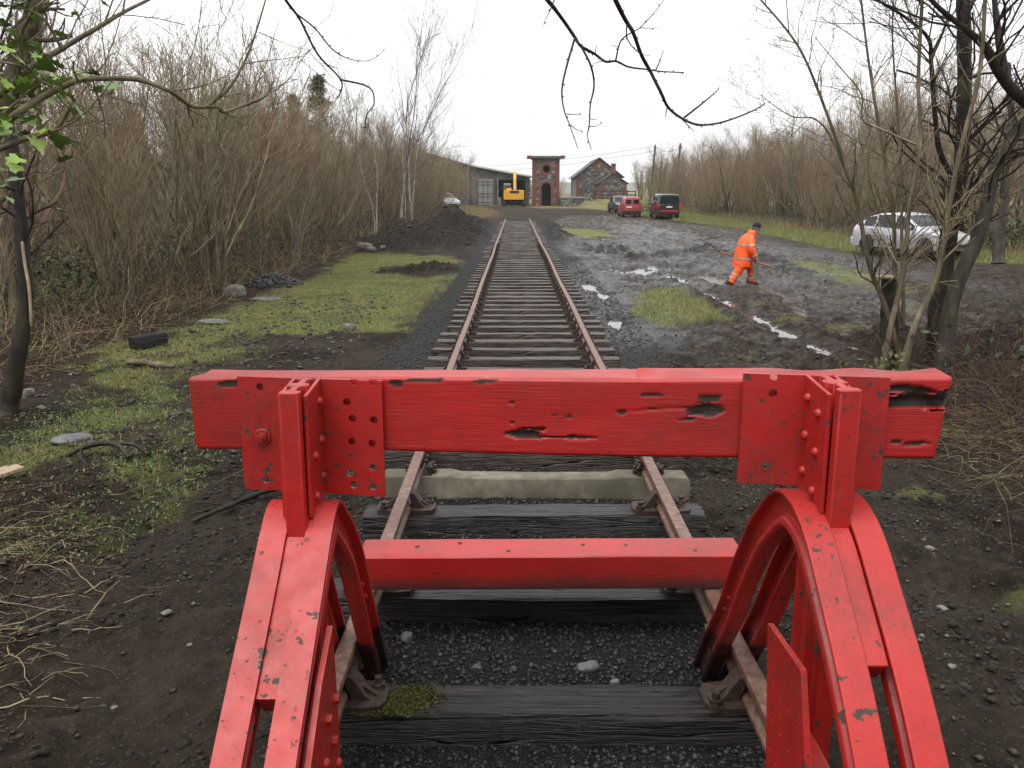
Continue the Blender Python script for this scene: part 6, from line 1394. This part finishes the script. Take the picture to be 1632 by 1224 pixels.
def interp(x, tab): return float(np.interp(x, [q[0] for q in tab], [q[1] for q in tab]))
def vehicle(name, label, cat, loc, rz, L, W, sil, belt, wheels, wr, paint, side_wins, ws, rw, sill=.28, tumble=.13, tail=None, head=True, group=None, mud=None, roof_w=None):
    o = thing(name, label, cat, loc, rz, group); sil = sorted(sil)
    X = set([q[0] for q in sil]); 
    for xw in wheels:
        for k in range(-8, 9): X.add(round(xw + (wr + .055) * math.sin(k / 8 * math.pi / 2), 4))
    for a, b in side_wins + [ws] + ([rw] if rw else []): X.add(a); X.add(b)
    for x in np.linspace(-L / 2, L / 2, 26): X.add(round(float(x), 3))
    X = sorted(x for x in X if -L / 2 - 1e-6 <= x <= L / 2 + 1e-6)
    X = [x for i_, x in enumerate(X) if i_ == 0 or x - X[i_ - 1] > .004]
    secs = []
    for x in X:
        zr = interp(x, sil); zb = sill
        for xw in wheels:
            q = (wr + .055) ** 2 - (x - xw) ** 2
            if q > 0: zb = max(zb, wr + math.sqrt(q))
        zbelt = min(interp(x, belt), zr - .05); zb = min(zb, zbelt - .03)
        e = abs(x) / (L / 2); wmax = W / 2 * (1 - .10 * e ** 8 - .05 * e ** 3)
        hgt = max(0, zr - zbelt); wroof = wmax - tumble * min(1, hgt / .4) - .02
        zm = zb + (zbelt - zb) * .55
        half = [(wmax * .985, zb), (wmax, zm), (wmax * .985, zbelt), (wroof, zr - .055 * min(1, hgt / .3 + .3)), (wroof * .86, zr - .008), (wroof * .45, zr + .008), (0, zr + .012)]
        secs.append([(x, a, b) for a, b in half] + [(x, -a, b) for a, b in reversed(half[:-1])])
    n = len(secs[0]); mb = MB()
    for s_ in secs: mb.v += s_
    for i_ in range(len(X) - 1):
        for j in range(n - 1): mb.f.append((i_ * n + j, i_ * n + j + 1, (i_ + 1) * n + j + 1, (i_ + 1) * n + j))
    mb.f += [tuple(range(n)), tuple((len(X) - 1) * n + k for k in reversed(range(n)))]
    mb.build("body", paint, o, smooth=38)
    def patch(pn, x0, x1, js, mat, shrink=.0):
        g = MB(); c = Vector((0, 0, .8))
        for i_ in range(len(X) - 1):
            if X[i_] < x0 - 1e-4 or X[i_ + 1] > x1 + 1e-4: continue
            for j in js:
                q = [Vector(secs[a][b]) for a, b in ((i_, j), (i_, j + 1), (i_ + 1, j + 1), (i_ + 1, j))]
                nn = (q[2] - q[0]).cross(q[3] - q[1]);
                if nn.length < 1e-8: continue
                nn.normalize(); nn = nn if nn.dot((q[0] + q[2]) / 2 - c) > 0 else -nn
                g.add([p + nn * .008 for p in q], [(0, 1, 2, 3)])
        if g.f: g.build(pn, mat, o, smooth=40)
    for a, b in side_wins:
        patch("side_window", a, b, [2], GLASSC); patch("side_window", a, b, [n - 4], GLASSC)
    patch("windscreen", ws[0], ws[1], [4, 5, 6, 7], GLASSC)
    if rw: patch("rear_window", rw[0], rw[1], [4, 5, 6, 7], GLASSC)
    MB().box((0, 0, .42), (L * .92, W * .78, .36)).build("underbody", PLASTIC, o)
    for xw in wheels:
        for s_ in (-1, 1):
            w = bpy.data.objects.new("wheel", None); COL.objects.link(w); w.parent = o; w.location = (xw, s_ * (W / 2 - .13), wr)
            tw_ = .105; MB().lathe([(wr * .62, -tw_), (wr * .93, -tw_), (wr, -tw_ * .7), (wr, tw_ * .7), (wr * .93, tw_), (wr * .62, tw_)], 24, 'Y').build("tyre", RUBBER, w, smooth=50)
            rm = MB().lathe([(wr * .63, -.02), (wr * .63, s_ * .09 + .01), (wr * .56, s_ * .09), (wr * .54, s_ * .05), (.02, s_ * .05)], 20, 'Y')
            for k in range(5):
                a = k * 1.2566; rm.box((math.cos(a) * wr * .31, s_ * .075, math.sin(a) * wr * .31), (wr * .52, .03, wr * .16), (0, -a, 0))
            rm.lathe([(.055, s_ * .05), (.05, s_ * .1)], 10, 'Y')
            rm.build("rim", ALLOY, w, smooth=40)
    for s_ in (-1, 1):
        xm = ws[0] + .05 if ws[0] > 0 else ws[1]; xm = ws[1] - .28
        MB().box((xm, s_ * (W / 2 + .09), interp(xm, belt) + .09), (.12, .20, .14)).build("mirror", paint, o, bevel=.03)
    zf = interp(L / 2, sil)
    MB().box((L / 2 - .02, 0, .44), (.12, W * .84, .22)).build("front_bumper", paint if cat == "car" else PLASTIC, o, bevel=.05)
    MB().box((-L / 2 + .02, 0, .46), (.12, W * .90, .24)).build("rear_bumper", paint if cat == "car" else PLASTIC, o, bevel=.04)
    MB().box((L / 2 + .03, 0, .42), (.03, W * .45, .12)).build("grille", PLASTIC, o)
    for s_ in (-1, 1):
        MB().box((L / 2 - .14, s_ * W * .36, interp(L / 2 - .14, sil) - .10), (.26, .30, .15), (0, .25, s_ * -.35)).build("headlight", LAMPW, o, bevel=.03)
    # door gaps
    for a, b in side_wins:
        for s_ in (-1, 1): MB().box((a - .03, s_ * (W / 2 - .012), (sill + interp(a, belt)) / 2 + .08), (.012, .03, interp(a, belt) - sill - .12)).build("door_gap", PLASTIC, o)
    return o
def rear_kit(o, L, W, zt, zp, lamp_z, lamp_h, rows, paint2=None):
    for s_ in (-1, 1): MB().box((-L / 2 - .005, s_ * (W / 2 - .11), lamp_z), (.07, .17, lamp_h)).build("taillight", LAMPR, o, bevel=.015)
    MB().box((-L / 2 - .03, 0 if not rows.get('plate_y') else rows['plate_y'], zp), (.02, .50, .11)).build("number_plate", PLATE, o)
# silver hatchback beyond the stump
hs = [(-2.13, .62), (-2.08, .92), (-1.86, 1.10), (-1.55, 1.30), (-.95, 1.43), (-.2, 1.475), (.2, 1.42), (.62, 1.20), (.98, 1.01), (1.25, .95), (1.85, .80), (2.05, .70), (2.15, .55)]
hb = [(-2.1, 1.0), (-1.0, .99), (1.0, .90), (2.1, .8)]
rear, front = Vector((12.05, 31.1, 0)), Vector((13.25, 28.75, 0)); mid = (rear + front) / 2 + Vector((.68, .35, 0)); hd = math.atan2(front.y - rear.y, front.x - rear.x)
sv = vehicle("parked_car", "silver five door hatchback parked on the verge behind the stump", "car", (mid.x, mid.y, gz(mid.x, mid.y) + .03), hd, 4.3, 1.78, hs, hb, (-1.3, 1.32), .32, SILVER, [(-1.5, -.98), (-.9, -.12), (-.02, .80)], (.28, .94), (-1.82, -1.58))
rear_kit(sv, 4.2, 1.5, 1, .78, .88, .2, {}); sv.scale = (.9, .92, 1.0); sv.location.x += .25
gl = vehicle("parked_car", "pale grey car half hidden behind the spoil heap under the thicket", "car", (-7.0, 84, gz(-7, 84) + .55), R(-62), 4.3, 1.78, hs, hb, (-1.3, 1.32), .32, GREYL, [(-1.5, -.98), (-.9, -.12), (-.02, .80)], (.28, .94), (-1.82, -1.58))
# black van
vs_ = [(-2.45, 1.0), (-2.44, 1.2), (-2.40, 1.88), (-2.2, 1.95), (0, 1.975), (.75, 1.92), (1.1, 1.76), (1.5, 1.36), (1.78, 1.13), (2.1, 1.02), (2.4, .8), (2.45, .6)]
bv = vehicle("parked_van", "black passenger van with wide rear window parked on the green verge", "van", (12.35, 73.8, gz(12.3, 73.8)), R(90), 4.9, 1.92, vs_, [(-2.45, 1.14), (2.4, 1.08)], (-1.5, 1.5), .34, BLACKC, [(-2.2, -1.3), (-1.2, -.1), (0, .9)], (1.12, 1.74), None, tumble=.12)
MB().box((-2.452, 0, 1.50), (.03, 1.50, .56)).build("rear_window", GLASSC, bv, bevel=.04)
MB().box((-2.50, .0, .60), (.06, 1.45, .17)).build("red_bumper_strip", NT("red_reflector").fin((.34, .02, .025), .4), bv, bevel=.02)
rear_kit(bv, 4.92, 1.92, 1, .93, .98, .34, {})
MB().plate(circ(0, 0, .075), [circ(0, 0, .06)], .02, lambda a, b, c: (-2.475 + c, a, 1.12 + b)).plate([(-.055, .03), (-.03, .03), (0, -.04), (.03, .03), (.055, .03), (.0, -.065)], [], .02, lambda a, b, c: (-2.475 + c, a, 1.12 + b)).build("emblem", ALLOY, bv)
MB().box((-2.47, .62, 1.10), (.015, .34, .035)).build("lettering_strip", ALLOY, bv)
# red van
rs_ = [(-2.05, .7), (-2.04, 1.1), (-1.96, 1.70), (-1.75, 1.80), (-.2, 1.78), (.3, 1.68), (.75, 1.36), (1.12, 1.05), (1.35, .98), (1.9, .82), (2.0, .68), (2.05, .55)]
rv = vehicle("parked_van", "small red panel van with two rear door windows parked nose away", "van", (10.1, 79.0, gz(10.1, 79)), R(90), 4.1, 1.72, rs_, [(-2.05, 1.05), (2, .95)], (-1.35, 1.3), .31, REDC, [(.0, .85)], (.33, 1.1), None, tumble=.16)
for s_ in (-1, 1): MB().box((-2.03, s_ * .33, 1.32), (.03, .46, .50), (0, -.09, 0)).build("rear_window", GLASSC, rv, bevel=.06)
MB().box((-2.056, 0, 1.1), (.012, .02, 1.0), (0, -.06, 0)).build("door_gap", PLASTIC, rv)
MB().box((-2.07, 0, .52), (.10, 1.62, .26)).build("black_bumper", PLASTIC, rv, bevel=.03)
for s_ in (-1, 1): MB().box((-2.03, s_ * .79, 1.0), (.05, .10, .42)).build("taillight", LAMPR, rv)
MB().box((-2.075, .28, .93), (.02, .50, .11)).build("number_plate", PLATE, rv)
# dark pickup nose-on beyond the red van
ps_ = [(-2.5, .65), (-2.46, 1.10), (-1.2, 1.14), (-1.02, 1.55), (-.9, 1.74), (.2, 1.78), (.6, 1.62), (1.15, 1.17), (1.6, 1.10), (2.4, .96), (2.48, .7)]
pu = vehicle("parked_pickup", "dark grey double cab pickup parked facing the camera beside the red van", "pickup", (11.1, 95, gz(11.1, 95)), R(-84), 5.0, 1.82, ps_, [(-2.5, 1.08), (2.4, 1.05)], (-1.5, 1.55), .36, GREYC, [(-.85, -.2), (-.1, .95)], (.62, 1.12), None, sill=.42)

# ------------------------------------------------------------------ excavator
YEL = plain("excavator_yellow", (.72, .36, .015), (.60, .28, .012), .45, 3)
ex = thing("excavator", "yellow tracked excavator seen from behind at the open shed bay", "excavator", (-.4, 131.5, gz(-.4, 131.5)), 0)
for sx in (-1, 1):
    tr = MB(); tr.prism([(-1.9, .38), (-1.7, .08), (1.7, .08), (1.9, .38), (1.75, .78), (-1.75, .78)], lambda u, v, w: (w, u, v), sx * 1.45 - .3, sx * 1.45 + .3); tro = tr.build("track", PLASTIC, ex, bevel=.06)
    for k in range(5): MB().box((sx * 1.45, -1.86 - .02 * (k % 2), .14 + k * .15), (.62, .07, .05)).build("track_shoe", RUBBER, tro)
    MB().box((sx * 1.45, 0, .45), (.5, 3.2, .3)).build("track_frame", YEL, tro)
MB().lathe([(.7, .75), (.7, 1.0)], 20, 'Z').box((0, 0, .6), (1.6, 1.4, .35)).build("turntable", PLASTIC, ex)
MB().prism([(-1.45, 1.0), (1.45, 1.0), (1.5, 1.2), (1.5, 2.25), (1.40, 2.4), (-1.40, 2.4), (-1.5, 2.25), (-1.5, 1.2)], lambda u, v, w: (u, w, v), -2.0, -1.2).build("counterweight", YEL, ex, bevel=.06)
MB().box((.1, -2.01, 2.14), (1.35, .05, .40)).build("grille", PLASTIC, ex)
MB().prism([(-1.5, 1.0), (1.45, 1.0), (1.45, 1.95), (-1.5, 1.95)], lambda u, v, w: (u, w, v), -1.2, 1.2).build("housing", YEL, ex, bevel=.05)
MB().box((-.75, -.9, 2.5), (.8, .5, .35)).build("engine_cover", YEL, ex, bevel=.05)
cb = MB().prism([(-.85, 1.9), (.75, 1.9), (.75, 2.6), (.45, 3.25), (-.85, 3.25)], lambda u, v, w: (w, u, v), -1.5, -.5).build("cab", plain("cab_grey", (.20, .21, .21), None, .5), ex, bevel=.05)
MB().box((-1.0, -.87, 2.72), (.78, .04, .62)).build("cab_window", GLASSC, cb); MB().box((-1.0, -.05, 3.30), (1.05, 1.7, .1)).build("cab_roof", WHITEP, cb, bevel=.03)
bmn = MB().prism([(.6, 1.9), (.9, 2.3), (1.4, 4.1), (2.2, 4.9), (2.6, 4.75), (1.9, 3.9), (1.4, 2.0)], lambda u, v, w: (w, u, v), -.08, .36).build("boom", YEL, ex, bevel=.03)
MB().prism([(2.2, 4.95), (2.55, 5.15), (3.6, 3.0), (3.4, 2.2), (3.1, 2.9)], lambda u, v, w: (w + .02, u, v), -.05, .28).build("dipper_arm", YEL, ex, bevel=.03)
MB().tube([(.14, .95, 2.6), (.14, 1.9, 4.6)], .07, 8).build("boom_ram", ALLOY, ex)
MB().prism([(3.0, 2.2), (3.6, 2.3), (3.9, 1.5), (3.5, .9), (2.9, 1.2)], lambda u, v, w: (w, u, v), -.4, .6).build("bucket", PLASTIC, ex)
MB().box((1.35, -.6, 2.75), (.05, .05, .9), (0, .15, 0)).build("handrail", PLASTIC, ex); MB().box((-1.75, .2, 2.75), (.3, .05, .35)).build("mirror", PLASTIC, ex)
# ------------------------------------------------------------------ walking figure in hi-vis
def skin_mesh(name, nodes, edges, mat, parent, root=0, sub=2, label=None):
    me = bpy.data.meshes.new(name); me.from_pydata([q[:3] for q in nodes], edges, [])
    o = link(name, me, parent, label=label); sk = o.modifiers.new("skin", 'SKIN'); sk.use_smooth_shade = True
    lay = me.skin_vertices[0].data if me.skin_vertices else None
    if lay is None:
        bm = bmesh.new(); bm.from_mesh(me); bm.verts.layers.skin.verify(); bm.to_mesh(me); bm.free(); lay = me.skin_vertices[0].data
    for i_, q in enumerate(nodes):
        lay[i_].radius = (q[3], q[4] if len(q) > 4 else q[3]); lay[i_].use_root = (i_ == root)
    s_ = o.modifiers.new("sub", 'SUBSURF'); s_.levels = sub; s_.render_levels = sub
    me.materials.append(mat); return o
SKIN = plain("skin", (.50, .28, .20), (.42, .22, .16), .5); 
t = NT("hi_vis_orange"); HIVIS = t.fin(t.mix(t.noise(9, 4), (1.0, .13, .010), (.90, .085, .008)), .55, t.bump(t.noise(14, 4, .6), .5, .03))
BAND_M = plain("reflective_tape", (.42, .40, .36), (.30, .27, .24), .4); CAPM = plain("navy_wool", (.012, .014, .022), None, .9); BOOT = plain("muddy_boot", (.03, .024, .018), (.07, .055, .04), .6); HAIR = plain("grey_hair", (.12, .11, .10), None, .8)
per = thing("person", "walking man in orange hi-vis jacket and trousers with dark cap carrying tools", "person", (5.52, 21.3, -.06), R(4))
# a = forward (local x), b = lateral (local y; negative is nearer the track), z = up
bd = [(-.02, 0, .74, .13, .15), (.02, 0, .92, .13, .15), (.07, 0, 1.12, .14, .17), (.11, 0, 1.22, .07, .07), (.17, 0, 1.29, .055, .055), (.235, 0, 1.375, .085, .075), (.25, 0, 1.45, .075, .068),
      (.07, -.17, 1.16, .06, .06), (.06, -.22, .92, .045, .045), (.17, -.2, .72, .036, .036), (.19, -.2, .66, .03, .02),
      (.07, .17, 1.16, .06, .06), (.02, .22, .92, .045, .045), (.13, .2, .72, .036, .036), (.16, .2, .65, .03, .02),
      (-.03, -.09, .68, .09, .09), (-.18, -.09, .40, .06, .06), (-.37, -.09, .11, .042, .042), (-.36, -.09, .06, .04, .04),
      (.0, .09, .68, .09, .09), (.20, .09, .40, .06, .06), (.19, .09, .10, .042, .042), (.24, .09, .05, .04, .04)]
be = [(0, 1), (1, 2), (2, 3), (3, 4), (4, 5), (5, 6), (2, 7), (7, 8), (8, 9), (9, 10), (2, 11), (11, 12), (12, 13), (13, 14), (0, 15), (15, 16), (16, 17), (17, 18), (0, 19), (19, 20), (20, 21), (21, 22)]
body = skin_mesh("body", bd, be, SKIN, per, 0)
# face and hands
MB().lathe([(.012, 0), (.015, .02), (.004, .045)], 8, 'Z', (.325, 0, 1.365)).build("nose", SKIN, per, smooth=60)
for s_ in (-1, 1):
    MB().lathe([(.004, -.012), (.022, -.008), (.022, .008), (.004, .012)], 10, 'Y', (.225, s_ * .078, 1.375)).build("ear", SKIN, per, smooth=60)
    MB().lathe([(.003, -.008), (.010, 0), (.003, .008)], 8, 'Z', (.312, s_ * .033, 1.40)).build("eye", CAPM, per)
MB().box((.312, 0, 1.325), (.012, .05, .010)).build("mouth", plain("lips", (.35, .14, .11), None, .5), per)
for s_, hx in ((-1, .19), (1, .16)):
    for k in range(4): MB().tube([(hx + .005, s_ * .2 + (k - 1.5) * .02, .65), (hx + .02, s_ * .2 + (k - 1.5) * .02, .61 - .004 * (k % 2)), (hx + .0, s_ * .2 + (k - 1.5) * .02, .575), (hx - .025, s_ * .2 + (k - 1.5) * .02, .585)], [.011, .010, .009, .007], 6).build("finger", SKIN, body)
    MB().tube([(hx + .02, s_ * .2 - .03, .66), (hx + .05, s_ * .2 - .035, .63), (hx + .045, s_ * .2 - .02, .60)], [.012, .011, .008], 6).build("thumb", SKIN, body)
def cloth(parts, name, seed):
    """rings along a path -> one cloth mesh with soft folds; parts: list of [(x,y,z,rx,ry)]"""
    mb = MB(); n = 20
    for pi, path in enumerate(parts):
        C_ = catmull([q[:3] for q in path], 5); RX = np.interp(np.linspace(0, 1, len(C_)), np.linspace(0, 1, len(path)), [q[3] for q in path]); RY = np.interp(np.linspace(0, 1, len(C_)), np.linspace(0, 1, len(path)), [q[4] for q in path])
        fr = []
        o_ = len(mb.v); m = len(C_)
        for i_, c in enumerate(C_):
            d = (C_[min(i_ + 1, m - 1)] - C_[max(i_ - 1, 0)]).normalized(); v = Vector((0, 1, 0)); v = (v - d * v.dot(d)).normalized(); u = v.cross(d)
            for k in range(n):
                t_ = 2 * math.pi * k / n
                f_ = 1 + .13 * (float(fbm(np.array([k * .55 + seed + pi * 9]), np.array([i_ * .5]), 2, 3)[0]) - .5)
                q = c + u * math.cos(t_) * RX[i_] * f_ + v * math.sin(t_) * RY[i_] * f_; mb.v.append(tuple(q))
        for i_ in range(m - 1):
            for k in range(n): k2 = (k + 1) % n; mb.f.append((o_ + i_ * n + k, o_ + i_ * n + k2, o_ + (i_ + 1) * n + k2, o_ + (i_ + 1) * n + k))
        mb.f.append(tuple(o_ + k for k in range(n))); mb.f.append(tuple(o_ + (m - 1) * n + k for k in range(n)))
    return mb.build(name, HIVIS, per, smooth=70)
jacket = cloth([[(-.06, 0, .47, .25, .25), (-.05, 0, .60, .245, .25), (-.03, 0, .80, .225, .245), (.0, 0, 1.0, .205, .25), (.06, 0, 1.13, .17, .225), (.11, 0, 1.21, .11, .13), (.15, 0, 1.27, .085, .085)],
                [(.05, -.16, 1.12, .09, .09), (.04, -.25, 1.02, .095, .09), (.04, -.29, .90, .085, .085), (.10, -.28, .79, .078, .075), (.16, -.26, .69, .068, .065)],
                [(.05, .16, 1.12, .09, .09), (.04, .25, 1.02, .095, .09), (.03, .29, .90, .085, .085), (.08, .28, .79, .078, .075), (.13, .26, .69, .068, .065)],
                [(.10, 0, 1.20, .11, .12), (.13, 0, 1.26, .115, .115), (.16, 0, 1.30, .10, .10)]], "jacket", 3)
trs = cloth([[(-.04, -.02, .72, .17, .15), (-.06, -.08, .60, .15, .13), (-.16, -.10, .43, .115, .105), (-.27, -.10, .25, .10, .095), (-.37, -.10, .09, .095, .09)],
             [(-.01, .02, .72, .17, .15), (.05, .08, .60, .15, .13), (.19, .10, .43, .115, .105), (.21, .10, .26, .10, .095), (.20, .10, .09, .095, .09)]], "trousers", 8)
def band(c, ax, rx, ry, h, parent):
    ax = Vector(ax).normalized(); u = Vector((1, 0, 0)) if abs(ax.x) < .7 else Vector((0, 0, 1)); u = (u - ax * u.dot(ax)).normalized(); v = ax.cross(u); n = 18
    ring = [(math.cos(2 * math.pi * k / n), math.sin(2 * math.pi * k / n)) for k in range(n)]
    mb = MB(); c = Vector(c)
    for w in (-h / 2, h / 2):
        for a, b in ring: q = c + u * a * rx + v * b * ry + ax * w; mb.v.append(tuple(q))
    for k in range(n): mb.f.append((k, (k + 1) % n, n + (k + 1) % n, n + k))
    return mb.build("reflective_band", BAND_M, parent, smooth=60)
band((-.04, 0, .665), (.05, 0, 1), .25, .26, .045, jacket); band((-.005, 0, .98), (.15, 0, 1), .216, .26, .045, jacket)
band((.115, -.277, .765), (.5, .1, -.85), .085, .083, .045, jacket); band((.04, -.265, .98), (0, -.35, -.9), .100, .098, .05, jacket); band((.095, .277, .765), (.45, -.1, -.85), .085, .083, .045, jacket)
for f_ in (.27, .19): band((-.27 - (.25 - f_) * .62, -.10, f_), (-.5, 0, -.85), .108, .104, .035, trs); band((.208, .10, f_), (0, 0, 1), .106, .102, .035, trs)
MB().lathe([(.10, 1.42), (.104, 1.445), (.098, 1.49), (.07, 1.525), (.02, 1.54)], 18, 'Z', (.24, 0, 0)).build("cap", CAPM, per, smooth=60)
MB().prism([(0, -.075), (.09, -.06), (.115, 0), (.09, .06), (0, .075)], lambda u, v, w: (.31 + u, v, w - u * .25), 1.425, 1.44).build("cap_peak", CAPM, per)
MB().lathe([(.088, 1.36), (.095, 1.40), (.092, 1.43)], 16, 'Z', (.222, 0, 0)).build("hair", HAIR, per, smooth=60)
for bx_, by_, rot in ((-.40, -.09, .6), (.24, .09, 0)):
    bo = MB().prism([(-.14, 0), (.15, 0), (.17, .04), (.10, .085), (-.02, .11), (-.05, .17), (-.14, .17)], lambda u, v, w: (u, w, v), -.05, .05); bo.v = [tuple(Matrix.Rotation(rot, 3, 'Y') @ Vector(q) + Vector((bx_, by_, .0))) for q in bo.v]
    bo.build("boot", BOOT, per, bevel=.02)
ORN = plain("orange_brown_handle", (.38, .13, .05), (.25, .09, .04), .6)
cz = Vector((5.52, 21.3, -.06)); 
rod = MB().tube([(-.55, .27, .80), (.1, .24, .61), (.74, .22, .44)], [.022, .02, .022], 8).build("tool_handle", ORN, smooth=60); rod.location = cz; rod.rotation_euler = (0, 0, R(4)); tag(rod, "long orange brown tool handle carried level at the walking man's far side", "tool handle")
sh_ = thing("folded_tool", "grey green metal tool with blue grip hanging from the walking man's near hand", "tool", cz, R(4))
GGR = plain("grey_green_metal", (.15, .16, .12), (.09, .095, .075), .5); BLU = plain("blue_grip", (.02, .08, .22), None, .5)
MB().tube([(.12, -.26, .70), (.17, -.25, .58), (.15, -.25, .52)], .03, 8).build("grip", BLU, sh_, smooth=60)
MB().prism([(-.02, .56), (.09, .56), (.16, .28), (.14, .20), (.06, .20), (.02, .36)], lambda u, v, w: (.11 + u, w, v), -.29, -.25).build("blade", GGR, sh_, bevel=.008)
MB().prism([(-.04, .14), (.26, .22), (.27, .26), (-.03, .19)], lambda u, v, w: (.05 + u, w, v), -.295, -.245).build("bar", GGR, sh_, bevel=.006)
# ------------------------------------------------------------------ air: thin even haze round everything
hz_m = bpy.data.materials.new("haze"); hz_m.use_nodes = True; nt = hz_m.node_tree; nt.nodes.clear()
o_ = nt.nodes.new("ShaderNodeOutputMaterial"); v_ = nt.nodes.new("ShaderNodeVolumePrincipled")
v_.inputs['Color'].default_value = (.95, .975, 1.0, 1); v_.inputs['Density'].default_value = .00022; v_.inputs['Anisotropy'].default_value = .1
nt.links.new(v_.outputs[0], o_.inputs['Volume'])
hb_ = MB().box((0, 1700, 72), (6200, 4200, 165)).build("haze", hz_m); kind(hb_, "stuff")
